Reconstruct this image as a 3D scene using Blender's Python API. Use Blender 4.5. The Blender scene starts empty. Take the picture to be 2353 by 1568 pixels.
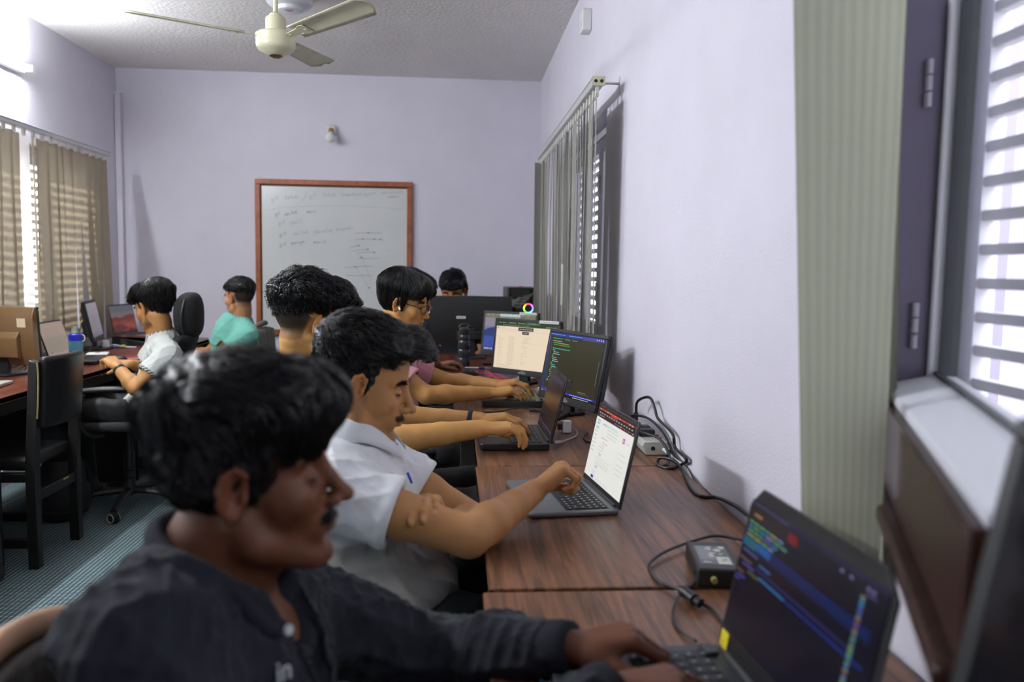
import bpy, bmesh, math, random
import numpy as np
from mathutils import Vector, Matrix, Euler, Quaternion
random.seed(7); rng = np.random.default_rng(7)
SC = bpy.context.scene
COL = SC.collection
PI = math.pi
# ------------------------------------------------------------------ camera
FPX = 1860.0; CX, CY = 1176.5, 784.0; EYE = 1.32
def _rot(yaw, pitch, roll):
    cy, sy, cp, sp, cr, sr = math.cos(yaw), math.sin(yaw), math.cos(pitch), math.sin(pitch), math.cos(roll), math.sin(roll)
    W = np.array([[1, 0, 0], [0, 0, -1], [0, 1, 0.]])
    Ry = np.array([[cy, 0, -sy], [0, 1, 0], [sy, 0, cy]])
    Rp = np.array([[1, 0, 0], [0, cp, -sp], [0, sp, cp]])
    Rr = np.array([[cr, -sr, 0], [sr, cr, 0], [0, 0, 1]])
    return Rr @ Rp @ Ry @ W
RC = _rot(math.radians(4.14), math.radians(5.0), math.radians(.9))
cam_d = bpy.data.cameras.new('camera'); cam = bpy.data.objects.new('camera', cam_d); COL.objects.link(cam)
cam_d.sensor_width = 36; cam_d.lens = 36 * FPX / 2353
m4 = Matrix.Identity(4)
for i in range(3):
    m4[i][0] = RC[0][i]; m4[i][1] = -RC[1][i]; m4[i][2] = -RC[2][i]
m4.translation = (0, 0, EYE)
cam.matrix_world = m4
cam_d.clip_start = .05
cam_d.dof.use_dof = True; cam_d.dof.focus_distance = 2.7; cam_d.dof.aperture_fstop = 2.8
SC.camera = cam
# ------------------------------------------------------------------ light and exposure
SC.view_settings.view_transform = 'Standard'; SC.view_settings.look = 'None'
SC.view_settings.exposure = 0.82; SC.view_settings.gamma = 1; SC.view_settings.use_curve_mapping = False
wd = bpy.data.worlds.new('sky'); SC.world = wd; wd.use_nodes = True
bg = wd.node_tree.nodes['Background']
bg.inputs[0].default_value = (.86, .93, 1, 1); bg.inputs[1].default_value = 4.5
sd = bpy.data.lights.new('sun', 'SUN'); sun = bpy.data.objects.new('sun', sd); COL.objects.link(sun)
sd.energy = 7; sd.angle = .07; sd.color = (1, .9, .75)
sun.rotation_euler = Vector((.80, .30, -.42)).to_track_quat('-Z', 'Y').to_euler()
def area(name, loc, d, sx, sy, e, col=(1, 1, 1)):
    l = bpy.data.lights.new(name, 'AREA'); o = bpy.data.objects.new(name, l); COL.objects.link(o)
    l.shape = 'RECTANGLE'; l.size = sx; l.size_y = sy; l.energy = e; l.color = col
    o.location = loc; o.rotation_euler = Vector(d).to_track_quat('-Z', 'Z').to_euler(); return o
TUBE_POWER = 220
# ------------------------------------------------------------------ helpers
def at(px, py, X=None, Y=None, Z=None):
    """world point seen at a photo pixel, at a known X, Y or Z"""
    d = RC.T @ np.array([(px - CX) / FPX, (py - CY) / FPX, 1.0])
    t = X / d[0] if X is not None else Y / d[1] if Y is not None else (Z - EYE) / d[2]
    return Vector((d[0] * t, d[1] * t, EYE + d[2] * t))
_mats = {}
def mat(name, col=(.5, .5, .5), rough=.6, metal=0, emit=None, es=1, bump=None, vary=None, spec=.5, trans=0, alpha=1, sheen=0, transl=0, coat=0, ior=1.45):
    """procedural principled material; bump=(scale,strength,dist) noise relief, vary=(scale,amount) noise colour change"""
    if name in _mats: return _mats[name]
    m = bpy.data.materials.new(name); m.use_nodes = True; _mats[name] = m
    nt = m.node_tree; N, L = nt.nodes, nt.links; p = N['Principled BSDF']
    p.inputs['Base Color'].default_value = (*col, 1); p.inputs['Roughness'].default_value = rough
    p.inputs['Metallic'].default_value = metal; p.inputs['Specular IOR Level'].default_value = spec
    p.inputs['Transmission Weight'].default_value = trans; p.inputs['Alpha'].default_value = alpha; p.inputs['IOR'].default_value = ior
    if sheen: p.inputs['Sheen Weight'].default_value = sheen
    if coat: p.inputs['Coat Weight'].default_value = coat; p.inputs['Coat Roughness'].default_value = .08
    if emit: p.inputs['Emission Color'].default_value = (*emit, 1); p.inputs['Emission Strength'].default_value = es
    if bump or vary:
        tc = N.new('ShaderNodeTexCoord')
    if vary:
        n = N.new('ShaderNodeTexNoise'); n.inputs['Scale'].default_value = vary[0]; n.inputs['Detail'].default_value = 5
        L.new(tc.outputs['Object'], n.inputs['Vector'])
        r = N.new('ShaderNodeMapRange'); r.inputs[1].default_value = .3; r.inputs[2].default_value = .7
        r.inputs[3].default_value = 1 - vary[1]; r.inputs[4].default_value = 1 + vary[1]
        L.new(n.outputs[0], r.inputs[0])
        x = N.new('ShaderNodeVectorMath'); x.operation = 'SCALE'; x.inputs[0].default_value = col
        L.new(r.outputs[0], x.inputs['Scale']); L.new(x.outputs[0], p.inputs['Base Color'])
    if bump:
        n = N.new('ShaderNodeTexNoise'); n.inputs['Scale'].default_value = bump[0]; n.inputs['Detail'].default_value = 4
        L.new(tc.outputs['Object'], n.inputs['Vector'])
        b = N.new('ShaderNodeBump'); b.inputs['Strength'].default_value = bump[1]; b.inputs['Distance'].default_value = bump[2]
        L.new(n.outputs[0], b.inputs['Height']); L.new(b.outputs[0], p.inputs['Normal'])
    if transl:
        t = N.new('ShaderNodeBsdfTranslucent'); t.inputs[0].default_value = (*col, 1)
        mx = N.new('ShaderNodeMixShader'); mx.inputs[0].default_value = transl
        L.new(p.outputs[0], mx.inputs[1]); L.new(t.outputs[0], mx.inputs[2])
        L.new(mx.outputs[0], N['Material Output'].inputs[0])
    return m
def nodes(m):
    return m.node_tree.nodes, m.node_tree.links, m.node_tree.nodes['Principled BSDF']
def prop(o, label=None, cat=None, group=None, kind=None):
    if label: o['label'] = label
    if cat: o['category'] = cat
    if group: o['group'] = group
    if kind: o['kind'] = kind
    return o
def thing(name, label, cat, loc=(0, 0, 0), rz=0, group=None, rot=None):
    o = bpy.data.objects.new(name, None); COL.objects.link(o); o.empty_display_size = .05
    o.location = loc; o.rotation_euler = rot or (0, 0, rz)
    return prop(o, label, cat, group)
def mat_of(o):
    return Matrix.LocRotScale(o.location, o.rotation_euler, None)
class MB:
    """collects shapes into one mesh"""
    def __init__(s): s.v = []; s.f = []; s.mi = []; s.cur = 0
    def add(s, vs, fs):
        b = len(s.v); s.v += [tuple(v) for v in vs]; s.f += [tuple(b + i for i in f) for f in fs]; s.mi += [s.cur] * len(fs); return s
    def slot(s, i): s.cur = i; return s
    def box(s, x0, y0, z0, x1, y1, z1, M=None):
        vs = [Vector(p) for p in ((x0, y0, z0), (x1, y0, z0), (x1, y1, z0), (x0, y1, z0), (x0, y0, z1), (x1, y0, z1), (x1, y1, z1), (x0, y1, z1))]
        if M: vs = [M @ v for v in vs]
        return s.add(vs, [(3, 2, 1, 0), (4, 5, 6, 7), (0, 1, 5, 4), (1, 2, 6, 5), (2, 3, 7, 6), (3, 0, 4, 7)])
    def cbox(s, c, d, M=None):
        return s.box(c[0] - d[0] / 2, c[1] - d[1] / 2, c[2] - d[2] / 2, c[0] + d[0] / 2, c[1] + d[1] / 2, c[2] + d[2] / 2, M)
    def prism(s, poly, z0, z1, M=None):
        """poly in xy extruded along z"""
        n = len(poly); vs = [Vector((x, y, z0)) for x, y in poly] + [Vector((x, y, z1)) for x, y in poly]
        if M: vs = [M @ v for v in vs]
        return s.add(vs, [tuple(range(n - 1, -1, -1)), tuple(range(n, 2 * n))] + [(i, (i + 1) % n, n + (i + 1) % n, n + i) for i in range(n)])
    def lathe(s, prof, seg=24, M=None):
        """prof [(r,z)...] about z"""
        vs = []; fs = []
        for r, z in prof:
            for k in range(seg):
                a = 2 * PI * k / seg; vs.append(Vector((r * math.cos(a), r * math.sin(a), z)))
        if M: vs = [M @ v for v in vs]
        for i in range(len(prof) - 1):
            for k in range(seg):
                k2 = (k + 1) % seg; fs.append((i * seg + k, i * seg + k2, (i + 1) * seg + k2, (i + 1) * seg + k))
        fs.append(tuple(range(seg - 1, -1, -1))); fs.append(tuple((len(prof) - 1) * seg + k for k in range(seg)))
        return s.add(vs, fs)
    def tube(s, pts, r, seg=8, smooth=True, sub=6, flat=1.0):
        P = [Vector(p) for p in pts]
        if smooth and len(P) > 2:
            Q = []
            for i in range(len(P) - 1):
                a = P[max(i - 1, 0)]; b = P[i]; c = P[i + 1]; d = P[min(i + 2, len(P) - 1)]
                for k in range(sub):
                    t = k / sub; Q.append(.5 * (2 * b + (c - a) * t + (2 * a - 5 * b + 4 * c - d) * t * t + (3 * b - a - 3 * c + d) * t ** 3))
            P = Q + [P[-1]]
        rr = r if isinstance(r, (list, tuple)) else None
        vs = []; fs = []; n = len(P); up = Vector((0, 0, 1)); prevx = None
        for i in range(n):
            d = (P[min(i + 1, n - 1)] - P[max(i - 1, 0)])
            d = d.normalized() if d.length > 1e-9 else Vector((0, 0, 1))
            if prevx is None:
                x = d.cross(up)
                if x.length < .1: x = d.cross(Vector((1, 0, 0)))
            else: x = prevx - d * prevx.dot(d)
            x.normalize(); y = d.cross(x); prevx = x
            ri = r if rr is None else np.interp(i / (n - 1), np.linspace(0, 1, len(rr)), rr)
            for k in range(seg):
                a = 2 * PI * k / seg; vs.append(P[i] + x * (ri * math.cos(a)) + y * (ri * flat * math.sin(a)))
        for i in range(n - 1):
            for k in range(seg):
                k2 = (k + 1) % seg; fs.append((i * seg + k, i * seg + k2, (i + 1) * seg + k2, (i + 1) * seg + k))
        fs.append(tuple(range(seg - 1, -1, -1))); fs.append(tuple((n - 1) * seg + k for k in range(seg)))
        return s.add(vs, fs)
    def cyl(s, a, b, r, seg=16, r2=None):
        return s.tube([a, b], [r, r if r2 is None else r2], seg, smooth=False)
    def grid(s, fn, nu, nv):
        vs = [fn(i / nu, j / nv) for j in range(nv + 1) for i in range(nu + 1)]
        return s.add(vs, [(j * (nu + 1) + i, j * (nu + 1) + i + 1, (j + 1) * (nu + 1) + i + 1, (j + 1) * (nu + 1) + i) for j in range(nv) for i in range(nu)])
    def quad(s, a, b, c, d): return s.add([a, b, c, d], [(0, 1, 2, 3)])
    def build(s, name, m, parent=None, bevel=0, smooth=None, solid=0, seg=2, world=False):
        me = bpy.data.meshes.new(name); me.from_pydata([tuple(v) for v in s.v], [], s.f); me.update()
        ms = m if isinstance(m, (list, tuple)) else [m]
        for x in ms: me.materials.append(x)
        if len(ms) > 1: me.polygons.foreach_set('material_index', s.mi)
        o = bpy.data.objects.new(name, me); COL.objects.link(o)
        if parent:
            o.parent = parent
            if world: o.matrix_parent_inverse = mat_of(parent).inverted()
        if solid:
            md = o.modifiers.new('solid', 'SOLIDIFY'); md.thickness = solid; md.offset = 0
        if bevel:
            md = o.modifiers.new('bevel', 'BEVEL'); md.width = bevel; md.segments = seg; md.limit_method = 'ANGLE'; md.angle_limit = .6
            md.harden_normals = False
        if smooth or (smooth is None and bevel):
            me.polygons.foreach_set('use_smooth', [True] * len(me.polygons))
            if not (smooth == 'all'):
                me.set_sharp_from_angle(angle=math.radians(40 if not bevel else 60))
        return o
def box_obj(name, x0, y0, z0, x1, y1, z1, m, parent=None, bevel=0, world=False):
    return MB().box(x0, y0, z0, x1, y1, z1).build(name, m, parent, bevel, world=world)
def text_mb(txt, size, M, mb=None, extrude=0):
    """lettering as flat mesh, baseline at M's origin along M's x, up M's y"""
    c = bpy.data.curves.new('t', 'FONT'); c.body = txt; c.size = size; c.extrude = extrude; c.resolution_u = 3
    o = bpy.data.objects.new('t', c); COL.objects.link(o)
    bpy.context.view_layer.update()
    me = o.to_mesh()
    mb = mb or MB()
    mb.add([M @ v.co for v in me.vertices], [tuple(p.vertices) for p in me.polygons])
    o.to_mesh_clear(); bpy.data.objects.remove(o); bpy.data.curves.remove(c)
    return mb
def dup(root, loc, rz=None, label=None, name=None):
    r = root.copy(); COL.objects.link(r); r.location = loc
    if rz is not None: r.rotation_euler = (0, 0, rz)
    if label: r['label'] = label
    for ch in list(root.children):
        c = ch.copy(); COL.objects.link(c); c.parent = r
        for g in list(ch.children):
            d = g.copy(); COL.objects.link(d); d.parent = c
    return r
def frame_mat(o, x, y):
    """matrix with origin o, x axis x, y axis y (orthogonalised), z = x cross y"""
    x = Vector(x).normalized(); z = x.cross(Vector(y)).normalized(); y = z.cross(x)
    return Matrix(((x[0], y[0], z[0], o[0]), (x[1], y[1], z[1], o[1]), (x[2], y[2], z[2], o[2]), (0, 0, 0, 1)))
# ================================================================== room
XR, XL, YB, YF, ZC = .685, -2.64, 6.65, -1.7, 2.84
WT = .22
M_wall = mat('lilac_paint', (.715, .686, .772), .75, bump=(140, .35, .004), vary=(3, .03))
M_wall_back = M_wall
M_ceil = mat('ceiling_plaster', (.80, .77, .75), .85, bump=(45, .5, .01), vary=(2, .04))
M_frame = mat('window_frame_paint', (.62, .60, .68), .45)
M_glass = mat('window_glass', (.8, .85, .9), .03, alpha=.07)
M_sill = mat('brown_sill_stone', (.032, .013, .009), .3, spec=.25, vary=(30, .3))
M_white = mat('white_plastic', (.78, .78, .76), .4)
def struct(o): o['kind'] = 'structure'; return o
# floor : carpet with woven ribs
M_carpet = mat('blue_carpet', (.08, .12, .14), .95, spec=.1)
N, L, P = nodes(M_carpet)
tc = N.new('ShaderNodeTexCoord'); mp = N.new('ShaderNodeMapping'); mp.inputs['Rotation'].default_value = (0, 0, .0)
L.new(tc.outputs['Object'], mp.inputs[0])
def wave(rot, scale):
    w = N.new('ShaderNodeTexWave'); w.inputs['Scale'].default_value = scale; w.inputs['Distortion'].default_value = .6; w.inputs['Detail Scale'].default_value = 3
    w.bands_direction = rot; L.new(mp.outputs[0], w.inputs[0]); return w
w1 = wave('X', 16); w2 = wave('Y', 26)
nz = N.new('ShaderNodeTexNoise'); nz.inputs['Scale'].default_value = 220; L.new(mp.outputs[0], nz.inputs[0])
ma = N.new('ShaderNodeMath'); ma.operation = 'MULTIPLY'; L.new(w1.outputs[1], ma.inputs[0]); L.new(w2.outputs[1], ma.inputs[1])
mb_ = N.new('ShaderNodeMath'); mb_.operation = 'MULTIPLY_ADD'; L.new(nz.outputs[0], mb_.inputs[0]); mb_.inputs[1].default_value = .5; L.new(ma.outputs[0], mb_.inputs[2])
cr = N.new('ShaderNodeValToRGB'); L.new(mb_.outputs[0], cr.inputs[0])
cr.color_ramp.elements[0].position = .25; cr.color_ramp.elements[0].color = (.046, .080, .094, 1)
cr.color_ramp.elements[1].position = 1.0; cr.color_ramp.elements[1].color = (.40, .45, .43, 1)
e = cr.color_ramp.elements.new(.6); e.color = (.145, .21, .225, 1)
L.new(cr.outputs[0], P.inputs['Base Color'])
bp = N.new('ShaderNodeBump'); bp.inputs['Strength'].default_value = .6; bp.inputs['Distance'].default_value = .004
L.new(mb_.outputs[0], bp.inputs['Height']); L.new(bp.outputs[0], P.inputs['Normal'])
struct(box_obj('floor', XL - WT, YF - WT, -.1, XR + WT, YB + WT, 0, M_carpet))
struct(box_obj('ceiling', XL - WT, YF - WT, ZC, XR + WT, YB + WT, ZC + .12, M_ceil))
struct(box_obj('wall_back', XL - WT, YB, 0, XR + WT, YB + WT, ZC, M_wall))
struct(box_obj('wall_front', XL - WT, YF - WT, 0, XR + WT, YF, ZC, M_wall))
def holed_wall(name, x0, x1, holes, m):
    """wall along Y with rectangular openings [(y0,y1,z0,z1)]"""
    b = MB(); y = YF
    for (a, c, z0, z1) in sorted(holes):
        b.box(x0, y, 0, x1, a, ZC); b.box(x0, a, 0, x1, c, z0); b.box(x0, a, z1, x1, c, ZC); y = c
    b.box(x0, y, 0, x1, YB, ZC)
    return struct(b.build(name, m))
LW = (3.7, 5.95, .86, 2.06); LW2 = (.3, 2.7, .86, 2.06)
FW = (3.72, 5.35, .93, 2.06); NW = (-.6, 1.345, 1.0, 2.2)
holed_wall('wall_left', XL - WT, XL, [LW, LW2], M_wall)
holed_wall('wall_right', XR, XR + WT, [FW, NW], M_wall)
M_louvre = mat('louvre_bar_paint', (.50, .48, .52), .5)
def window(n, xw, sgn, W, npane, ang=0):
    """casement window set in the wall opening; sgn = direction to the outside"""
    y0, y1, z0, z1 = W; dx = sgn * .10; t = .05
    root = thing('window_%d' % n, None, None, (xw + dx, (y0 + y1) / 2, z0)); struct(root)
    hw = (y1 - y0) / 2; h = z1 - z0
    b = MB(); b.box(-.03, -hw, 0, .03, hw, t); b.box(-.03, -hw, h - t, .03, hw, h)
    b.box(-.03, -hw, t, .03, -hw + t, h - t); b.box(-.03, hw - t, t, .03, hw, h - t)
    b.build('window_frame', M_frame, root, .004)
    pw = (2 * hw - 2 * t) / npane
    for i in range(npane):
        a = -hw + t + i * pw; c = a + pw; s = .06
        f = MB(); f.box(-.022, a, t, .022, c, t + s); f.box(-.022, a, h - t - s, .022, c, h - t); f.box(-.022, a, t + s, .022, a + s, h - t - s); f.box(-.022, c - s, t + s, .022, c, h - t - s)
        so = f.build('sash', M_frame, root, .004)
        box_obj('pane', -.003, a + s, t + s, .003, c - s, h - t - s, M_glass, so)
        for zz in (.25, .75):
            MB().cyl((-sgn * .03, c - .002, h * zz - .05), (-sgn * .03, c - .002, h * zz + .05), .007, 8).build('hinge', M_white, so, smooth=True)
    z = .07
    sl = MB().box(sgn * .045 - .012, -hw, -.014, sgn * .045 + .012, hw, .014).build('louvre_bar', M_louvre, root)
    sl.location = (0, 0, z)
    while z < h - .06:
        z += .055; c = sl.copy(); COL.objects.link(c); c.parent = root; c.location = (0, 0, z)
    return root
window(1, XL, -1, LW, 3); window(2, XL, -1, LW2, 3); window(3, XR, 1, FW, 3)
# the outside: neighbouring plaster wall and ground seen through the right-hand windows
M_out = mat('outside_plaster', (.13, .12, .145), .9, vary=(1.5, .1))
# near window on the right : its unit stands slightly skewed to the wall
def near_window():
    y0, y1, z0, z1 = NW
    k = 1 / math.hypot(.433, 1); ax = Vector((-.433 * k, -k, 0)); ou = Vector((k, -.433 * k, 0))   # along the sash toward the camera, outward
    root = thing('window_4', None, None, (.722, 1.30, z0)); struct(root)
    M = Matrix(((ax.x, ou.x, 0, 0), (ax.y, ou.y, 0, 0), (0, 0, 1, 0), (0, 0, 0, 1)))
    h = z1 - z0
    MB().box(-.05, 0, 0, 0, .062, h, M).build('window_frame', mat('shaded_purple_jamb', (.14, .12, .18), .5), root, .003)  # jamb colour darkened to carry the shade of the back-lit reveal
    f = MB(); L_ = .78
    f.box(-.05, .062, .13, .012, .105, h, M)
    f.prism([(0, .14), (.035, .150), (.07, .16), (.105, .16), (.105, .125), (0, .125)], 0, L_, M @ Matrix(((0, 0, 1, 0), (1, 0, 0, 0), (0, 1, 0, 0), (0, 0, 0, 1))))
    f.box(0, .07, h - .06, L_, .105, h, M)
    so = f.build('sash', mat('white_sash_paint', (.70, .70, .76), .4), root, .004)
    MB().box(.01, .086, .155, L_, .09, h - .06, M).build('pane', M_glass, so)
    g = MB(); g.box(.0121, .078, .16, .02, .105, h - .06, M); g.box(.012, .071, .160, L_, .08, .166, M)
    g.build('glazing_bead', mat('dark_bead', (.05, .05, .06), .5), so)
    for zz in (.24, .63):
        q_ = MB()
        for q in range(3): q_.cyl(M @ Vector((.004, .040, zz + q * .026 - .038)), M @ Vector((.004, .040, zz + q * .026 - .015)), .006, 10)
        q_.build('hinge', mat('shaded_hinge', (.34, .32, .38), .45), so, smooth=True)  # hinge colour toned down, shadow of the reveal put into it
    MB().box(-.06, -.012, .01, L_, .02, .125, M).build('window_apron', M_sill, root, .004)
    MB().box(-.06, -.03, -.012, L_, .10, .01, M).build('window_sill', M_sill, root, .006)
    lv = Matrix.Translation(-Vector(root.location))
    z = z0 + .03
    while z < z1 - .02:
        MB().box(.872, -.55, z - .009, .892, 1.305, z + .009, lv).build('louvre_bar', M_louvre, root); z += .056
    MB().box(.868, 1.295, z0, .902, 1.345, z1, lv).build('louvre_frame', M_frame, root)
    MB().box(1.62, 2.28, -.4, 1.72, 2.42, 3, lv).build('outer_post', mat('purple_post', (.40, .36, .44), .6), root)
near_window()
st = MB().box(XR - .0, 3.66, .895, XR + .12, 5.42, .93).build('trim_1', M_sill); struct(st)
st = MB().box(XL - .12, 3.62, .825, XL + .02, 6.0, .86).build('trim_2', M_sill); struct(st)
struct(box_obj('baseboard_back', XL, YB - .015, 0, XR, YB, .1, M_wall))
struct(box_obj('baseboard_left', XL, YF, 0, XL + .015, YB - .015, .1, M_wall))
struct(box_obj('baseboard_right', XR - .015, YF, 0, XR, YB - .015, .1, M_wall))
g = box_obj('outside_ground', -14, -10, -.6, 14, 18, -.5, mat('outside_ground', (.45, .43, .40), .9)); struct(g); g.name = 'floor_outside'
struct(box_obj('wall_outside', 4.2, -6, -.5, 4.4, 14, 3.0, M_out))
# ------------------------------------------------------------------ fluorescent tube on the left wall
def tube_light(y0, y1, z, label, pw=1.0):
    r = thing('tube_light', label, 'lamp', (XL, (y0 + y1) / 2, z)); h = (y1 - y0) / 2
    MB().box(0, -h + .01, -.03, .045, h - .01, .03).build('batten', M_white, r, .006)
    for s in (-1, 1): MB().box(.045, s * h - .02, -.02, .09, s * h + .02, .02).build('end_holder', M_white, r, .004)
    MB().cyl((.072, -h + .02, 0), (.072, h - .02, 0), .0135, 14).build('tube', mat('lit_tube_%d' % (pw * 100), (1, 1, 1), .4, emit=(.90, .96, 1), es=TUBE_POWER * pw), r, smooth=True)
tube_light(4.02, 5.22, 2.49, 'lit fluorescent tube on the left wall above the window blinds', .62)
tube_light(1.7, 2.9, 2.49, 'added unseen fluorescent tube on the left wall nearest the camera', 1.3)  # extra tube out of view, added to brighten the right wall
# ------------------------------------------------------------------ conduit in the corner
t = thing('conduit_pipe', 'slim lilac painted cable duct running down the back left corner', 'pipe', (XL + .025, YB - .03, 1.0))
MB().box(-.022, -.022, -1.0, .022, .022, 1.63).build('duct', M_wall, t, .004)
MB().box(-.026, -.026, 1.63, .026, .026, 1.645).build('end_cap', M_wall, t)
# ------------------------------------------------------------------ bulb holder on the back wall
c = at(763, 300, Y=YB)
t = thing('wall_bulb', 'unlit white bulb in a round holder on the back wall', 'lamp', c)
R90 = Matrix.Rotation(PI / 2, 4, 'X')
MB().lathe([(.0, 0), (.048, 0), (.048, .012), (.04, .025), (.03, .04), (.0, .04)], 24, R90).build('holder_base', mat('cream_plastic', (.72, .70, .66), .4), t, smooth=True)
tilt = Matrix.Translation((0, -.045, -.008)) @ Matrix.Rotation(PI / 2 + .95, 4, 'X')
MB().lathe([(0, -.01), (.021, -.01), (.021, .028), (.0, .028)], 20, tilt).build('socket', mat('brass', (.55, .3, .14), .35, .8), t, smooth=True)
MB().lathe([(0, .02), (.016, .02), (.02, .035), (.033, .06), (.037, .078), (.034, .096), (.024, .11), (.01, .117), (0, .118)], 24, tilt).build('bulb', mat('frosted_bulb', (.80, .80, .78), .2), t, smooth='all')
# ------------------------------------------------------------------ small white box on right wall
c = at(1357, 50, X=XR)
t = thing('alarm_box', 'small white plastic box high on the right wall', 'detector', (XR, c.y, c.z))
MB().box(-.05, -.045, -.055, 0, .045, .055).build('housing', M_white, t, .006)
MB().box(-.054, -.025, -.04, -.048, .025, -.005).build('lens', mat('lens_plastic', (.7, .72, .74), .3), t, .003)
# ------------------------------------------------------------------ ceiling detector dome
t = thing('ceiling_detector', 'round white ceiling detector with red print above the fan', 'detector', (-.93, 4.75, ZC))
MB().lathe([(0, 0), (.115, 0), (.125, -.02), (.125, -.055), (.11, -.07), (.075, -.075), (.07, -.095), (.055, -.10), (0, -.10)], 40).build('dome', mat('detector_white', (.70, .72, .76), .35), t, smooth=True)
pb = MB()
for i, w in enumerate((.05, .03)):
    pb.box(-w / 2, -.045 + i * .02, -.1012, w / 2, -.033 + i * .02, -.1004)
pb.build('red_print', mat('red_print', (.55, .12, .12), .5), t)
# ------------------------------------------------------------------ ceiling fan
M_fan = mat('cream_enamel', (.76, .73, .50), .28, coat=.3)
M_blade = mat('cream_blade', (.60, .58, .42), .35, vary=(8, .12))
FX, FY, FZ = -.795, 3.74, 2.30
t = thing('ceiling_fan', 'cream three bladed ceiling fan with gold cap', 'fan', (FX, FY, FZ))
MB().lathe([(0, -.052), (.024, -.052), (.045, -.045), (.055, -.038), (.075, -.03), (.083, -.018), (.0845, -.012), (.086, .0), (.0845, .004), (.088, .02), (.088, .036), (.08, .044), (.05, .046), (0, .046)], 48).build('motor_housing', M_fan, t, smooth=True)
MB().lathe([(0, .04), (.048, .04), (.047, .052), (.044, .055), (.044, .105), (.04, .112), (.028, .114), (.027, .125), (.02, .13), (.014, .135), (0, .135)], 32).build('upper_shroud', M_fan, t, smooth=True)
MB().cyl((0, 0, .13), (0, 0, ZC - FZ), .0105, 16).build('down_rod', M_fan, t, smooth=True)
MB().lathe([(0, 0), (.02, 0), (.055, .05), (.06, .075), (0, .075)], 28, Matrix.Translation((0, 0, ZC - FZ - .075))).build('ceiling_canopy', M_fan, t, smooth=True)
MB().lathe([(0, .046), (.05, .046), (.05, .052), (0, .052)], 28).build('copper_ring', mat('copper_ring', (.42, .22, .08), .35, .7), t, smooth=True)
k = MB().lathe([(0, -.062), (.008, -.063), (.016, -.057), (.029, -.052), (0, -.05)], 24)
for q in range(16):
    a = 2 * PI * q / 16; k.cyl((.010 * math.cos(a), .010 * math.sin(a), -.062), (.028 * math.cos(a), .028 * math.sin(a), -.053), .0016, 5)
k.build('gold_cap', mat('antique_gold', (.40, .30, .18), .3, .9), t, smooth=True)
def blade(ang, tilt, droop):
    """blade along +x of its own frame"""
    B = Matrix.Rotation(ang, 4, 'Z') @ Matrix.Rotation(droop, 4, 'Y')
    R = B @ Matrix.Rotation(tilt, 4, 'X')
    out = []
    n = 14; hw = lambda u: (.05 + .016 * u) * (1 if u < .93 else math.sqrt(max(.08, 1 - ((u - .93) / .07) ** 2 * .9)))
    def fn(v, u):
        s = (v - .5) * 2
        return R @ Vector((.135 + .475 * u, s * hw(u), .026 + .008 * (1 - s * s) - .004))
    b = MB().grid(fn, 6, n).build('blade', M_blade, t, solid=.003, smooth='all')
    a = MB()
    a.prism([(.075, -.014), (.15, -.02), (.19, -.034), (.215, -.03), (.215, .03), (.19, .034), (.15, .02), (.075, .014)], .018, .0215, R)
    a.build('blade_arm', M_fan, b)
    for (x, y) in ((.165, -.02), (.165, .02), (.2, 0), (.1, 0)):
        MB().lathe([(0, .0155), (.005, .0155), (.006, .018), (0, .018)], 10, R @ Matrix.Translation((x, y, 0))).build('screw', mat('pale_screw', (.8, .78, .66), .3), b, smooth=True)
for a in (78, 198, 318): blade(math.radians(a), -.22, -.06)
# ================================================================== vertical blinds
def fabric(name, col, transl, stripe):
    m = mat(name, col, .85, transl=transl, spec=.1)
    N, L, P = nodes(m); tc = N.new('ShaderNodeTexCoord')
    w = N.new('ShaderNodeTexWave'); w.bands_direction = 'X'; w.inputs['Scale'].default_value = stripe; w.inputs['Distortion'].default_value = 1.2; w.inputs['Detail'].default_value = 3
    w2 = N.new('ShaderNodeTexNoise'); w2.inputs['Scale'].default_value = 90
    mp = N.new('ShaderNodeMapping'); mp.inputs['Scale'].default_value = (.6, 1, 6)
    L.new(tc.outputs['UV'], w.inputs[0]); L.new(tc.outputs['Object'], mp.inputs[0]); L.new(mp.outputs[0], w2.inputs[0])
    a = N.new('ShaderNodeMath'); a.operation = 'MULTIPLY_ADD'; L.new(w2.outputs[0], a.inputs[0]); a.inputs[1].default_value = .5; L.new(w.outputs[1], a.inputs[2])
    r = N.new('ShaderNodeMapRange'); r.inputs[1].default_value = .2; r.inputs[2].default_value = 1.2; r.inputs[3].default_value = .90; r.inputs[4].default_value = 1.05
    L.new(a.outputs[0], r.inputs[0]); x = N.new('ShaderNodeVectorMath'); x.operation = 'SCALE'; x.inputs[0].default_value = col; L.new(r.outputs[0], x.inputs['Scale'])
    L.new(x.outputs[0], P.inputs['Base Color'])
    for n in N:
        if n.type == 'BSDF_TRANSLUCENT': L.new(x.outputs[0], n.inputs[0])
    return m
M_slat_l = fabric('beige_blind_fabric', (.47, .41, .31), .24, 6)
M_slat_sunlit = fabric('sunlit_blind_fabric', (.86, .84, .80), .75, 6)  # sunlight put into a paler, more translucent copy of the beige slat
M_slat_r = fabric('grey_blind_fabric', (.34, .33, .29), .2, 6)
M_slat_n = fabric('sage_blind_fabric', (.47, .48, .37), .12, 3)
M_rail = mat('aluminium_rail', (.62, .62, .62), .35, .3)
M_clip = mat('clear_clip', (.75, .74, .68), .4)
M_dark = mat('dark_plastic', (.02, .02, .02), .45)
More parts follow.
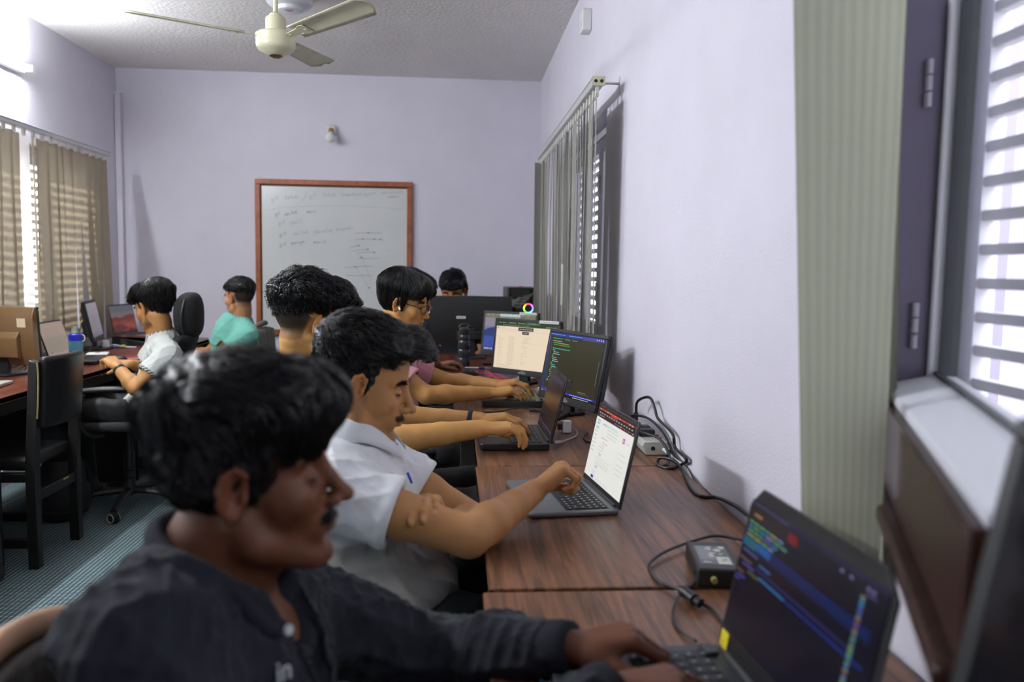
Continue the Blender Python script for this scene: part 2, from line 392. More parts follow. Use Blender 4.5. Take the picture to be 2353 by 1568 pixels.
def slat(parent, loc, w, h, a0, a1, m, bow=.006, sway=(0, 0), name='slat', z0=0, wob=0):
    """hanging fabric strip; a0 a1 = angle of its width at the top and bottom; sway = offset of the bottom"""
    n = 16
    def fn(u, v):
        s = u - .5; t = v ** 1.4; a = a0 + (a1 - a0) * t + wob * math.sin(v * 7 + loc[1] * 40)
        c, d = math.cos(a), math.sin(a); bw = bow * (1 - 4 * s * s)
        return Vector((s * w * c - bw * d + sway[0] * t, s * w * d + bw * c + sway[1] * t, z0 - v * h))
    b = MB().grid(fn, 6, n); o = b.build(name, m, parent, smooth='all'); o.location = loc
    uv = o.data.uv_layers.new(name='UVMap')
    for l in o.data.loops:
        k = l.vertex_index; uv.data[l.index].uv = ((k % 7) / 6, (k // 7) / n * 2)
    return o
# left window
yA, yB, zr, xr = 3.45, 6.17, 2.11, XL + .12
t = thing('vertical_blind', 'beige vertical blind over the left window, daylight through it', 'blind', (xr, (yA + yB) / 2, zr))
hl = (yB - yA) / 2
b = MB(); b.box(-.02, -hl, -.012, .02, hl, .018); b.box(-.024, -hl, .012, .024, hl, .02); b.build('headrail', M_rail, t, .003)
for y in (-hl + .25, 0, hl - .2): MB().box(-.12, y - .012, .018, .0, y + .012, .024).box(-.12, y - .012, -.03, -.117, y + .012, .05).build('bracket', M_rail, t)
y = -hl + .05; k = 0; r2 = random.Random(5)
specials = {}
while y < hl - .02:
    yy = yA + hl + y
    a = PI / 2 + r2.uniform(-.25, .15)
    if 5.10 < yy < 5.2: a = PI / 2 + .5
    sw = (r2.uniform(-.02, .03), r2.uniform(-.03, .03))
    if 5.70 < yy < 5.84: sw = (.03, .10)
    if 5.36 < yy < 5.46: sw = (.03, -.045)
    slat(t, (0, y, 0), .127, 1.29, a, a + r2.uniform(-.12, .2), M_slat_sunlit if 4.92 < yy < 5.06 else M_slat_l, .008, sw, z0=-.04)
    MB().box(-.006, -.012, -.05, .006, .012, -.012).build('clip', M_clip, t).location = (0, y, 0)
    y += .108; k += 1
# second left window, out of frame toward the camera
# far window on the right wall
yA, yB, zr, xr = 3.32, 5.55, 2.085, .575
t = thing('vertical_blind', 'grey vertical blind with open slats over the far right window', 'blind', (xr, (yA + yB) / 2, zr)); hl = (yB - yA) / 2
b = MB(); b.box(-.022, -hl, -.014, .022, hl, .02); b.box(-.026, -hl, .014, .026, hl, .022); b.build('headrail', M_rail, t, .003)
e = MB().box(-.026, -hl - .006, -.016, .026, -hl, .022); e.slot(1)
for q in (-.012, .012): e.cyl((q, -hl - .0075, .002), (q, -hl - .005, .002), .007, 12)
e.build('end_cap', [mat('aged_cap', (.62, .60, .42), .4), M_dark], t)
for y in (-hl + .12, 0, hl - .15): MB().box(0, y - .012, .02, .11, y + .012, .026).box(.107, y - .012, -.02, .11, y + .012, .05).build('bracket', M_rail, t)
r2 = random.Random(11); y = -hl + .03; k = 0
while y < hl - .01:
    yw = (yA + yB) / 2 + y; a = PI / 2 - math.atan(.575 / yw) + r2.choice([-.06, .02, .05, -.02, .12, -.12])
    if y > hl - .1: a = .2
    slat(t, (0, y, 0), .09, 1.19, a, a + r2.uniform(-.12, .12), M_slat_r, .005, (r2.uniform(-.012, .02), r2.uniform(-.03, .03)), z0=-.045, wob=.02)
    MB().box(-.006, -.012, -.052, .006, .012, -.014).build('clip', M_clip, t).location = (0, y, 0)
    y += .079; k += 1
ch = MB()
for q in range(60): ch.lathe([(0, -.004), (.0035, 0), (0, .004)], 6, Matrix.Translation((-.03, hl - .005, -.06 - q * .02)))
ch.build('pull_chain', M_clip, t)
MB().tube([(-.03, -.35, -.75), (-.03, -.33, -.74), (-.03, -.33, -.92), (-.03, -.35, -.93), (-.03, -.37, -.92), (-.03, -.37, -.75), (-.03, -.35, -.74)], .003, 6).build('cord_weight', M_clip, t, smooth=True)
# near window: bunched slats, the front one facing the room
t = thing('vertical_blind', 'sage green vertical blind bunched beside the nearest right window', 'blind', (.55, 1.12, 2.15))
MB().box(-.03, -.62, 0, .03, .12, .035).build('headrail', M_rail, t, .003)
MB().box(0, -.01, .035, .14, .01, .045).build('bracket', M_rail, t)
def near_slat(loc, pts, name='slat', m=M_slat_n):
    """strip given by its left and right edges at top and bottom (world)"""
    (a, b_, c, d) = [Vector(p) for p in pts]
    def fn(u, v):
        p = (a.lerp(b_, u)).lerp(c.lerp(d, u), v); s = u - .5
        return p + Vector((0, -.006 * (1 - 4 * s * s), 0))
    o = MB().grid(fn, 8, 12).build(name, m, t, smooth='all', world=True)
    uv = o.data.uv_layers.new(name='UVMap')
    for l in o.data.loops:
        k = l.vertex_index; uv.data[l.index].uv = ((k % 9) / 8, (k // 9) / 12 * 2)
    return o
ya = 1.13
near_slat(0, (at(1822, -60, Y=ya) , at(2086, -60, Y=ya - .03), at(1843, 1290, Y=ya - .01), at(2020, 1330, Y=ya - .10)))
for i, (xt, xb) in enumerate(((2079, 2026), (2078, 2037), (2077, 2047), (2076, 2055))):
    p = at(xt, -60, Y=ya + .03 + i * .02); q = at(xb, 1330, Y=ya + .02 + i * .02)
    near_slat(0, (p, p + Vector((.012, .10, 0)), q, q + Vector((.006, .10, 0))), m=M_slat_r)
# ================================================================== whiteboard
P0 = at(587, 411, Y=YB); P1 = at(948, 420, Y=YB); bz0 = at(600, 770, Y=YB).z
bw = P1.x - P0.x; bh = (P0.z + P1.z) / 2 - bz0
t = thing('whiteboard', 'square whiteboard with red-brown wooden frame and faded handwriting', 'whiteboard', ((P0.x + P1.x) / 2, YB, bz0 + bh / 2))
M_wb = mat('whiteboard_surface', (.66, .67, .66), .22, vary=(2.5, .05), coat=.2)
M_wood = mat('redbrown_frame_wood', (.30, .085, .03), .4, vary=(18, .25))
h, w, fw = bh / 2, bw / 2, .042
MB().box(-w + .03, -.018, -h + .03, w - .03, -.006, h - .03).build('board_panel', M_wb, t)
for nm, a in (('frame_rail', (-w, h - fw, w, h)), ('frame_rail', (-w, -h, w, -h + fw)), ('frame_rail', (-w, -h + fw, -w + fw, h - fw)), ('frame_rail', (w - fw, -h + fw, w, h - fw))):
    MB().box(a[0], -.034, a[1], a[2], 0, a[3]).build(nm, M_wood, t, .005)
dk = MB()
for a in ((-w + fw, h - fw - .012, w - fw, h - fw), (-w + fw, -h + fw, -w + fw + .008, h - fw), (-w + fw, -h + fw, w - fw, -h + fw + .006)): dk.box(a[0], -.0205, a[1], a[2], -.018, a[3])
dk.build('inner_shadow_strip', mat('frame_shadow_brown', (.07, .03, .015), .6), t)  # dark strips paint the frame's shade along the panel edges
for sx in (-1, 1):
    MB().box(sx * (w - .035) - .012, -.006, h, sx * (w - .035) + .012, 0, h + .028).build('hanger_tab', M_white, t)
    MB().lathe([(0, -.009), (.004, -.009), (.004, -.006), (0, -.006)], 8, Matrix.Translation((sx * (w - .035), 0, h + .016)) @ R90 @ Matrix.Translation((0, 0, .0148))).build('screw', M_dark, t)
# handwriting strokes : pixel positions on the crop (600,390)-(960,630) at 6.533x
def bp_(x, y):
    p = at(600 + x / 6.533, 390 + y / 6.533, Y=YB - .02); return Vector((p.x - t.location.x, -.0187, p.z - t.location.z))
ink = mat('faded_marker', (.20, .20, .20), .6); ink2 = mat('pale_marker', (.36, .36, .35), .6)
def stroke(mb, pts, wd=.0028):
    k = None
    if not isinstance(mb, MB): k, mb = mb, MB()
    for a, b in zip(pts, pts[1:]):
        a, b = bp_(*a), bp_(*b); d = b - a
        if d.length < 1e-5: continue
        n = Vector((-d.z, 0, d.x)).normalized() * wd / 2
        e = d.normalized() * wd * .3
        mb.quad(a - n - e, b - n + e, b + n + e, a + n - e)
    if k: mb.build('drawn_line', k, t)
# single-stroke script alphabet on a unit box (x 0..1, y 0 up to 1 for x-height)
G = {'g': [[(.8, .9), (.3, 1), (.1, .5), (.4, .1), (.8, .5), (.85, -.4), (.5, -.9), (.1, -.6)]], 'i': [[(.4, .9), (.45, .1), (.7, .1)]], 't': [[(.5, 1.8), (.45, .2), (.8, .1)], [(.1, 1.1), (.9, 1.2)]],
     'f': [[(.8, 1.7), (.5, 1.8), (.4, 1), (.4, -.3)], [(.1, .9), (.8, 1)]], 'e': [[(.1, .5), (.8, .6), (.5, 1), (.1, .5), (.4, 0), (.9, .2)]], 'c': [[(.8, .8), (.4, 1), (.1, .4), (.5, 0), (.9, .2)]],
     'h': [[(.15, 1.8), (.15, 0), (.3, .8), (.7, .8), (.8, 0)]], 's': [[(.8, .9), (.3, .9), (.3, .6), (.7, .4), (.6, 0), (.1, .1)]], 'w': [[(0, .9), (.2, 0), (.45, .7), (.7, 0), (1, .9)]],
     'm': [[(0, 0), (.05, .9), (.3, .9), (.4, 0), (.5, .9), (.8, .9), (.9, 0)]], 'a': [[(.8, .9), (.3, .9), (.1, .3), (.4, 0), (.75, .6), (.9, 0)]], 'n': [[(.1, 0), (.15, .9), (.6, .9), (.8, 0)]],
     'p': [[(.2, .9), (.2, -.9), (.25, .7), (.7, .9), (.8, .3), (.25, .1)]], 'u': [[(.1, .9), (.2, .1), (.6, .1), (.8, .9), (.85, 0)]], 'l': [[(.4, 1.8), (.4, .1), (.7, 0)]], 'd': [[(.7, .8), (.2, .8), (.1, .2), (.6, .1), (.8, 1.8), (.85, 0)]],
     'v': [[(.1, .9), (.4, 0), (.8, .9)]], 'r': [[(.2, .9), (.25, 0), (.35, .8), (.8, .9)]], 'b': [[(.2, 1.8), (.2, 0), (.7, .1), (.8, .7), (.25, .8)]], 'o': [[(.5, 1), (.1, .5), (.5, 0), (.9, .5), (.5, 1)]],
     '<': [[(.9, 1.4), (.1, .6), (.9, -.1)]], '>': [[(.1, 1.5), (.9, .7), (.1, 0)]], '/': [[(1.2, 2), (-.4, -1)]], '(': [[(.7, 1.6), (.3, .7), (.7, -.2)]], ')': [[(.3, 1.6), (.7, .7), (.3, -.2)]], ' ': []}
def write(k, txt, x, y, x2, y2, xh, wd=.0028, seed=0):
    mb = MB(); q = random.Random(seed + len(txt)); n = len(txt); dx = (x2 - x) / n
    for i, c in enumerate(txt):
        ox, oy = x + dx * i, y + (y2 - y) * i / n
        for s in G.get(c, []): stroke(mb, [(ox + px * dx * .92 + q.uniform(-1, 1) * 1.5, oy - py * xh + q.uniform(-1, 1) * 2) for px, py in s], wd)
    mb.build('written_word', k, t)
write(ink2, 'git', 150, 468, 250, 445, 34); write(ink2, 'fetch', 350, 440, 555, 430, 32); write(ink2, '/', 630, 440, 690, 430, 50)
write(ink2, 'git', 725, 420, 825, 395, 34); write(ink2, 'fetch', 915, 405, 1130, 395, 32); write(ink2, '<remote(origin)>', 1205, 400, 1715, 375, 28); write(ink2, '<branch', 1800, 365, 2130, 345, 20); write(ink2, 'name>', 1895, 425, 2075, 415, 24)
stroke(ink2, [(70, 620), (300, 570), (700, 548), (1300, 545), (1900, 575), (2110, 600)], .0018)
write(ink, 'git', 215, 690, 275, 675, 30); write(ink, 'switch', 350, 690, 545, 655, 34); write(ink, 'main', 690, 650, 830, 640, 28)
write(ink2, 'git', 260, 830, 360, 800, 34); write(ink2, 'pull', 450, 815, 620, 785, 36)
write(ink, 'git', 275, 1000, 375, 975, 34); write(ink2, 'switch', 480, 980, 715, 955, 30); write(ink2, '<develop branch>', 775, 960, 1390, 890, 32)
write(ink, 'git', 275, 1150, 375, 1135, 30); write(ink, 'merge', 450, 1125, 655, 1095, 28); write(ink, 'main', 790, 1110, 985, 1100, 32)
for s in ([(1420, 960), (1500, 950), (1810, 952)], [(1400, 1052), (1530, 1042), (1840, 1054)], [(1340, 1165), (1480, 1140)], [(1370, 1224), (1610, 1196)], [(1440, 1262), (1540, 1240), (1715, 1244)], [(1450, 1338), (1770, 1332)], [(1250, 1470), (1420, 1460), (1670, 1446)],
          [(1265, 1590), (1670, 1592)], [(1480, 1300), (1520, 1325)]): stroke(ink, s, .0026)
for s in ([(1525, 1345), (1660, 1700)], [(1430, 1470), (1600, 1750)], [(1880, 1200), (1940, 1222)], [(2045, 1200), (2046, 1240)]): stroke(ink2, s, .002)
for (x, y) in ((1608, 948), (1528, 1042), (1700, 1044), (1790, 1049), (1462, 1142), (1600, 1197), (1697, 1244), (1508, 1318), (1418, 1460), (1622, 1775)): stroke(ink, [(x - 10, y), (x + 10, y)], .009)
# ================================================================== tables
def S(r, g, b):
    f = lambda c: (c / 255 / 12.92) if c <= 10 else ((c / 255 + .055) / 1.055) ** 2.4
    return (f(r), f(g), f(b))
def woodmat(name, dark, light, rough=.3, axis=1):
    m = mat(name, light, rough, coat=.04, spec=.4); N, L, P = nodes(m)
    tc = N.new('ShaderNodeTexCoord'); mp = N.new('ShaderNodeMapping')
    sc = [16, 16, 16]; sc[axis] = .9; mp.inputs['Scale'].default_value = sc
    L.new(tc.outputs['Object'], mp.inputs[0])
    n = N.new('ShaderNodeTexNoise'); n.inputs['Scale'].default_value = 2.2; n.inputs['Detail'].default_value = 9; n.inputs['Roughness'].default_value = .62; n.inputs['Distortion'].default_value = 1.1
    L.new(mp.outputs[0], n.inputs[0])
    mp2 = N.new('ShaderNodeMapping'); s2 = [90, 90, 90]; s2[axis] = 3; mp2.inputs['Scale'].default_value = s2; L.new(tc.outputs['Object'], mp2.inputs[0])
    n2 = N.new('ShaderNodeTexNoise'); n2.inputs['Scale'].default_value = 2; n2.inputs['Detail'].default_value = 3; L.new(mp2.outputs[0], n2.inputs[0])
    a = N.new('ShaderNodeMath'); a.operation = 'MULTIPLY_ADD'; L.new(n2.outputs[0], a.inputs[0]); a.inputs[1].default_value = .35; L.new(n.outputs[0], a.inputs[2])
    r = N.new('ShaderNodeValToRGB'); L.new(a.outputs[0], r.inputs[0])
    r.color_ramp.elements[0].position = .46; r.color_ramp.elements[0].color = (*dark, 1)
    r.color_ramp.elements[1].position = .86; r.color_ramp.elements[1].color = (*light, 1)
    e = r.color_ramp.elements.new(.66); e.color = (*[(x * .55 + y * .45) for x, y in zip(dark, light)], 1)
    L.new(r.outputs[0], P.inputs['Base Color'])
    return m
M_top = woodmat('walnut_laminate', S(50, 31, 22), S(144, 98, 68), .34)
M_topr = woodmat('redbrown_laminate', S(66, 28, 18), S(122, 58, 40), .3)
M_edge = mat('dark_table_edge', S(46, 30, 22), .45)
M_edge_l = mat('worn_table_edge', S(120, 84, 56), .5, vary=(20, .3))
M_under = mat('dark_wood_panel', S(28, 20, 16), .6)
def table(label, x0, x1, y0, y1, top=M_top, edge=M_edge, z=.75, legside=-1, group='laminate computer tables'):
    cx, cy = (x0 + x1) / 2, (y0 + y1) / 2
    t = thing('computer_table', label, 'table', (cx, cy, 0), group=group); hx, hy = (x1 - x0) / 2 - .001, (y1 - y0) / 2 - .001
    MB().box(-hx, -hy, z - .027, hx, hy, z).build('tabletop', top, t, .003)
    e = MB(); fx = legside * hx
    e.box(min(fx, fx - legside * .012), -hy, z - .028, max(fx, fx - legside * .012), hy, z - .0015)
    e.build('edge_strip', edge, t, .002)
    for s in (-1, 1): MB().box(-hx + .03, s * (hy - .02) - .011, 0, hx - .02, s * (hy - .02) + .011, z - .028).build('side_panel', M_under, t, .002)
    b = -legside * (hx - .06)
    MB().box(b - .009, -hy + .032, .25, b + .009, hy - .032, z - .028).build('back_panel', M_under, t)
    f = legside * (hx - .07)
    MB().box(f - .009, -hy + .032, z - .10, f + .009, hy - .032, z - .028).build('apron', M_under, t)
    return t
for y0, y1, x0, lb in ((.46, 1.393, .055, 'walnut table nearest the camera, under the large code laptop'), (1.405, 2.314, .066, 'walnut table with the silver laptop and black power adapter'),
                       (2.319, 3.250, .072, 'walnut table with the black laptop and white power strip'), (3.255, 4.17, .0, 'walnut table with the cream lit monitor and red cable')):
    table(lb, x0, XR - .018, y0, y1)
table('dark red-brown desk at the back holding the black bottle', -.14, XR - .018, 4.18, 5.10, M_topr)
table('dark red-brown desk at the back under the big black monitor and tower', -.30, XR - .018, 5.108, 5.50, M_topr)
table('small dark red-brown side table by the wall holding the computer tower', .40, XR - .018, 5.508, 6.06, M_topr)
for y0, y1, lb in ((2.6, 3.50, 'end of a red-brown desk at the left edge of the picture, nearest the camera'), (3.505, 5.0, 'red-brown desk by the left window behind the black wooden chair'), (5.005, 6.55, 'red-brown desk in the back left corner with the desert picture laptop')):
    table(lb, XL + .17, -1.90, y0, y1, M_topr, M_edge_l, legside=1)
# ================================================================== laptops and screens
M_screen = mat('screen_glass', (.008, .008, .010), .12, coat=.4)
class Scr:
    """lit screen image built from flat patches; u,v from the upper left, seen by the user"""
    def __init__(s, w, h, k=1.0): s.w, s.h, s.k = w, h, k; s.mb = MB(); s.mats = []; s.names = {}; s.lay = 0
    def col(s, c):
        if c not in s.names:
            m = mat('lit_%d_%d_%d_%d' % (*c, int(s.k * 100)), (0, 0, 0), .2, emit=S(*c), es=s.k * .47, spec=.35); s.names[c] = len(s.mats); s.mats.append(m)
        s.mb.slot(s.names[c])
    def pt(s, u, v, e): return Vector((.0012 + e, (u - .5) * s.w, (1 - v) * s.h))
    def rect(s, u0, v0, u1, v1, c, lay=1):
        s.col(c); e = lay * .00012
        s.mb.add([s.pt(u0, v1, e), s.pt(u1, v1, e), s.pt(u1, v0, e), s.pt(u0, v0, e)], [(0, 1, 2, 3)])
    def poly(s, pts, c, lay=1):
        s.col(c); s.mb.add([s.pt(u, v, lay * .00012) for u, v in pts][::-1], [tuple(range(len(pts)))])
    def line(s, u, v, length, hgt, c, lay=3, q=None):
        """a line of small type as word dashes"""
        q = q or random.Random(int(u * 999 + v * 7777)); x = u
        while x < u + length:
            w = min(q.uniform(.012, .035), u + length - x)
            s.rect(x, v, x + w, v + hgt, c, lay); x += w + .007
    def text(s, t, u, v, size, c, lay=4):
        s.col(c); M = frame_mat(s.pt(u, v, lay * .00012), (0, 1, 0), (0, 0, 1)); text_mb(t, size, M, s.mb)
    def build(s, parent, M):
        o = s.mb.build('screen_image', s.mats, parent); o.matrix_local = M; return o
def keyboard(parent, w, d, x0, zt, m, rows=6, legend=True, gap=.003, name='key', lit=None):
    """keys in rows on a deck; w along y, d along x starting at x0 (back row) toward the user"""
    pr_ = d / rows; cols = 14; pc = w / cols; cache = {}; lg = MB()
    for r in range(rows):
        y = -w / 2; c = 0
        ws = [1] * 14
        if r == 1: ws = [1] * 13 + [1.0]
        if r == 2: ws = [1.3] + [1] * 12 + [.7]
        if r == 3: ws = [1.6] + [1] * 11 + [1.4]
        if r == 4: ws = [2.1] + [1] * 10 + [1.9]
        if r == 5: ws = [1, 1, 1, 1.2, 5.0, 1.2, 1, .86, .87, .87]
        sc = w / sum(ws)
        for k in ws:
            kw = k * sc - gap; key = round(kw, 4)
            if key not in cache:
                o = MB().box(-(pr_ - gap) / 2, -kw / 2, 0, (pr_ - gap) / 2, kw / 2, .0016).build(name, m, parent, .0006, seg=1); cache[key] = o
            else:
                o = cache[key].copy(); COL.objects.link(o); o.parent = parent
            yy = y + kw / 2 + gap / 2; xx = x0 + pr_ * (r + .5); o.location = (xx, yy, zt)
            if legend and k < 4: lg.box(xx - .0022, yy - .002, zt + .0016, xx + .0012, yy + .0014, zt + .00168)
            y += k * sc
    if legend and lg.v: prop(lg.build('key_legend', lit or mat('legend_white', (.75, .75, .72), .5), parent), kind='stuff')
def laptop(name, label, pos, rz, w, d, lh, tilt, m_body, m_key, content=None, group=None, bez=.008, top_bez=.010, bot_bez=.016, thick=.014, lidm=None, touch=True, cham=.0, m_deck=None, keys=True, legend=True, lit=None, k=1.0):
    t = thing(name, label, 'laptop', pos, rz, group)
    hw = w / 2; c = .008
    base = MB().prism([(c * 1, -hw), (d - c, -hw), (d, -hw + c), (d, hw - c), (d - c, hw), (0, hw), (0, -hw)], .002, thick).build('base', m_body, t, .003)
    if m_deck:
        MB().box(.012, -hw + .008, thick, d - .006, hw - .008, thick + .0005).build('keyboard_deck', m_deck, base)
    if keys: keyboard(base, w * .88, d * .46, d * .10, thick + .0006, m_key, legend=legend, lit=lit)
    if touch: MB().box(d * .62, -w * .17, thick, d * .96, w * .17, thick + .0006).build('touchpad', mat(m_body.name + '_pad', tuple(x * .8 for x in m_body.node_tree.nodes['Principled BSDF'].inputs[0].default_value[:3]), .3), base, .0004, seg=1)
    MB().cyl((.0, -hw * .8, thick), (.0, hw * .8, thick), .0055, 10).build('hinge', lidm or m_body, t, smooth=True)
    L = Matrix.Translation((0, 0, thick)) @ Matrix.Rotation(-tilt, 4, 'Y')
    q = cham or .006
    pf = [(-hw, 0), (hw, 0), (hw, lh - q), (hw - q, lh), (-hw + q, lh), (-hw, lh - q)]
    A = L @ Matrix(((0, 0, 1, 0), (1, 0, 0, 0), (0, 1, 0, 0), (0, 0, 0, 1)))
    lid = MB().prism(pf, -.006, 0, A).build('lid', lidm or m_body, t, .0015)
    MB().prism([(a * .985, .003 + b * .985) for a, b in pf], 0, .0006, A).build('screen_bezel', M_bez, lid)
    sw, sh = w - 2 * bez, lh - top_bez - bot_bez
    SM = L @ Matrix.Translation((.0004, 0, bot_bez))
    sc = MB().box(0, -sw / 2, 0, .0009, sw / 2, sh).build('screen', M_screen, lid); sc.matrix_local = SM
    MB().lathe([(0, 0), (.0025, 0), (.0025, .0008), (0, .0008)], 10, L @ Matrix.Translation((.0005, 0, lh - top_bez * .5)) @ Matrix.Rotation(PI / 2, 4, 'Y')).build('webcam', M_dark, lid)
    if content:
        s = Scr(sw, sh, k); content(s); s.build(lid, SM)
    return t
M_bez = mat('bezel_black', (.012, .012, .013), .35)
M_black = mat('black_plastic', (.018, .018, .019), .42)
M_blackk = mat('black_key', (.012, .012, .013), .5)
M_grey_al = mat('space_grey_aluminium', S(120, 122, 126), .35, .55)
M_navy = mat('dark_slate_body', S(44, 46, 54), .4)
M_gkey = mat('slate_key', S(36, 38, 44), .5)
M_silver = mat('silver_body', S(190, 188, 182), .4, .2)
M_silverk = mat('silver_key', S(205, 202, 196), .5)
M_pink = mat('rose_body', S(120, 84, 80), .35, .4)
def c_mac(s):
    s.rect(0, 0, 1, 1, (246, 247, 242)); s.rect(0, 0, 1, .155, (38, 34, 34), 2)
    for i in range(46): s.rect(.02 + i * .021, .035, .032 + i * .021, .052, random.choice([(230, 90, 60), (240, 150, 120), (190, 60, 40), (240, 230, 220)]), 3)
    s.rect(.36, .032, .55, .075, (205, 40, 26), 3); s.rect(0, .028, .36, .034, (190, 50, 30), 3); s.rect(.55, .028, 1, .034, (170, 40, 30), 3)
    for i in range(14): s.rect(.05 + i * .066, .085, .085 + i * .066, .10, (190, 190, 186), 3)
    for i in range(10): s.rect(.50 + i * .05, .125, .52 + i * .05, .14, random.choice([(230, 230, 226), (90, 160, 220), (220, 80, 70), (80, 190, 200)]), 3)
    s.rect(.06, .125, .2, .132, (190, 190, 186), 3); s.rect(0, .153, 1, .160, (150, 60, 40), 3)
    s.rect(.05, .19, .13, .255, (190, 226, 238), 2); s.rect(.05, .28, .13, .33, (206, 234, 240), 2); s.rect(.2, .2, .62, .24, (222, 236, 238), 2)
    for i in range(9): s.line(.03, .19 + i * .055, .09, .008, (150, 160, 164))
    for i in range(3): s.line(.36, .26 + i * .045, .27, .006, (170, 172, 170))
    s.line(.22, .22, .1, .008, (130, 130, 130)); s.line(.24, .40, .18, .007, (120, 120, 120)); s.rect(.315, .445, .325, .475, (210, 60, 50), 3); s.line(.34, .46, .1, .007, (150, 150, 150))
    for v in (.50, .53, .57): s.line(.24, v, .13, .006, (160, 160, 158))
    s.text('Qmc', .27, .645, .010, (120, 124, 124)); s.text('XML', .24, .835, .010, (110, 114, 114))
    for v in (.68, .72, .75, .775): s.line(.22, v, .36, .005, (176, 178, 176))
    for v in (.88, .91, .94): s.line(.2, v, .1, .006, (170, 172, 170))
    s.rect(.775, .245, .825, .31, (196, 40, 190), 3); s.rect(.788, .262, .812, .295, (240, 220, 240), 4); s.line(.85, .285, .1, .006, (170, 170, 168))
    for v in (.45, .52, .60, .66, .72): s.line(.74, v, .17, .006, (176, 180, 180))
    s.rect(.70, .38, .705, .72, (206, 230, 238), 2)
    s.rect(.19, .945, .26, .985, (40, 62, 200), 3); s.line(.30, .955, .35, .004, (190, 192, 190)); s.line(.30, .975, .35, .004, (190, 192, 190))
def c_black(s):
    s.rect(0, 0, 1, 1, (40, 33, 30)); s.rect(0, .62, 1, .82, (52, 42, 36)); s.rect(0, .05, 1, .14, (44, 38, 60), 2)  # brown tones paint a reflection into the lit screen image
    s.rect(0, .93, 1, .955, (56, 48, 108), 3); s.rect(.6, .07, .95, .085, (64, 56, 110), 3)
def c_near(s):
    s.rect(0, 0, 1, 1, (24, 23, 36)); s.rect(0, 0, 1, .035, (38, 34, 60), 2); s.rect(0, .04, .42, .13, (40, 33, 34), 2); s.rect(.35, .06, .42, .12, (120, 24, 34), 3)
    for i in range(16): s.rect(.02 + i * .02, .012, .032 + i * .02, .024, (84, 80, 120), 3)
    s.rect(.05, .085, .12, .105, (150, 110, 70), 3)
    s.rect(0, .27, .95, .325, (24, 36, 84), 2); s.rect(.0, .325, .95, .35, (24, 34, 72), 2)
    pal = [(80, 150, 130), (120, 140, 180), (96, 90, 170), (150, 150, 90), (90, 160, 100), (60, 120, 190)]
    q = random.Random(3)
    for i, (a, b) in enumerate(((.02, .30), (.02, .33), (.02, .26), (.02, .22))):
        x = a
        while x < b:
            w = q.uniform(.03, .07); s.rect(x, .15 + i * .033, x + w, .163 + i * .033, q.choice(pal), 3); x += w + .008
    s.rect(.03, .275, .12, .345, (28, 92, 104), 3); s.rect(.0, .275, .03, .345, (20, 80, 130), 3); s.rect(.12, .275, .25, .33, (28, 84, 150), 3)
    for i, (a, b, c) in enumerate(((.02, .16, (70, 84, 150)), (.18, .28, (50, 100, 170)), (.0, .12, (94, 90, 96)), (.04, .15, (80, 70, 160)), (.10, .2, (88, 100, 60)), (.0, .07, (104, 84, 64)), (.02, .09, (70, 70, 170)), (.0, .05, (74, 66, 150)))):
        s.rect(a, .37 + i * .033, b, .383 + i * .033, c, 3)
    s.rect(.16, .44, .9, .455, (44, 44, 96), 2); s.rect(.2, .485, .42, .50, (40, 110, 170), 3); s.rect(.42, .485, .95, .50, (34, 50, 130), 2)
    for i in range(40): s.rect(.86, .12 + i * .021, .885, .135 + i * .021, q.choice([(60, 130, 170), (70, 90, 170), (130, 130, 80), (90, 90, 130), (80, 150, 110), (120, 60, 90)]), 3)
    for u in (.72, .78, .88, .91): s.rect(u, .055, u + .02, .075, (110, 104, 150), 3)
    s.rect(.88, .09, .94, .10, (84, 80, 130), 3)
def c_page(s):
    s.rect(0, 0, 1, 1, (168, 146, 132)); s.rect(0, .45, 1, .9, (150, 138, 120), 2)
    for i in range(17): s.line(.12, .16 + i * .045, .6, .006, (132, 116, 104))
    s.rect(.1, .42, .8, .425, (110, 96, 88), 3); s.rect(.12, .85, .2, .9, (90, 130, 80), 3); s.rect(.08, .72, .14, .73, (170, 60, 70), 3)
def c_desert(s):
    s.rect(0, 0, 1, 1, (92, 92, 102)); s.rect(0, .25, 1, .45, (112, 100, 100), 2)
    s.poly([(0, 1), (0, .46), (.12, .44), (.2, .40), (.3, .46), (.42, .48), (.55, .40), (.68, .36), (.74, .40), (.84, .33), (.92, .38), (1, .36), (1, 1)], (104, 44, 38), 3)
    s.poly([(0, 1), (0, .6), (.15, .55), (.3, .62), (.5, .55), (.7, .62), (.85, .56), (1, .6), (1, 1)], (128, 56, 46), 4)
    s.poly([(0, 1), (0, .8), (.25, .68), (.45, .75), (.6, .86), (.4, 1)], (92, 36, 32), 5); s.poly([(.35, .72), (.75, .66), (1, .8), (1, .9), (.6, .84)], (146, 68, 56), 5)
    s.poly([(.6, 1), (.7, .88), (1, .95), (1, 1)], (86, 34, 30), 6)
# near laptop on the first table
M_yel = mat('yellow_sticker', S(214, 196, 40), .5, vary=(60, .35))
lp = laptop('laptop', 'large dark laptop with colourful code on its navy screen, nearest the camera', (.405, .955, .75), math.radians(183), .362, .262, .245, .20, M_navy, M_gkey, c_near, bez=.008, top_bez=.020, bot_bez=.034, thick=.022, lidm=mat('gunmetal_lid', S(62, 64, 66), .4), cham=.028, lit=mat('soft_legend', (.36, .38, .40), .5), k=1.0)
lid = [c for c in lp.children if c.name.startswith('lid')][0]
LL = Matrix.Translation((0, 0, .022)) @ Matrix.Rotation(-.20, 4, 'Y')
MB().box(.0012, -.172, .004, .0018, -.147, .028).build('sticker', M_yel, lid).matrix_local = LL
MB().box(.012, -.172, .0225, .034, -.14, .028).build('hinge_cover', M_navy, lp, .003)
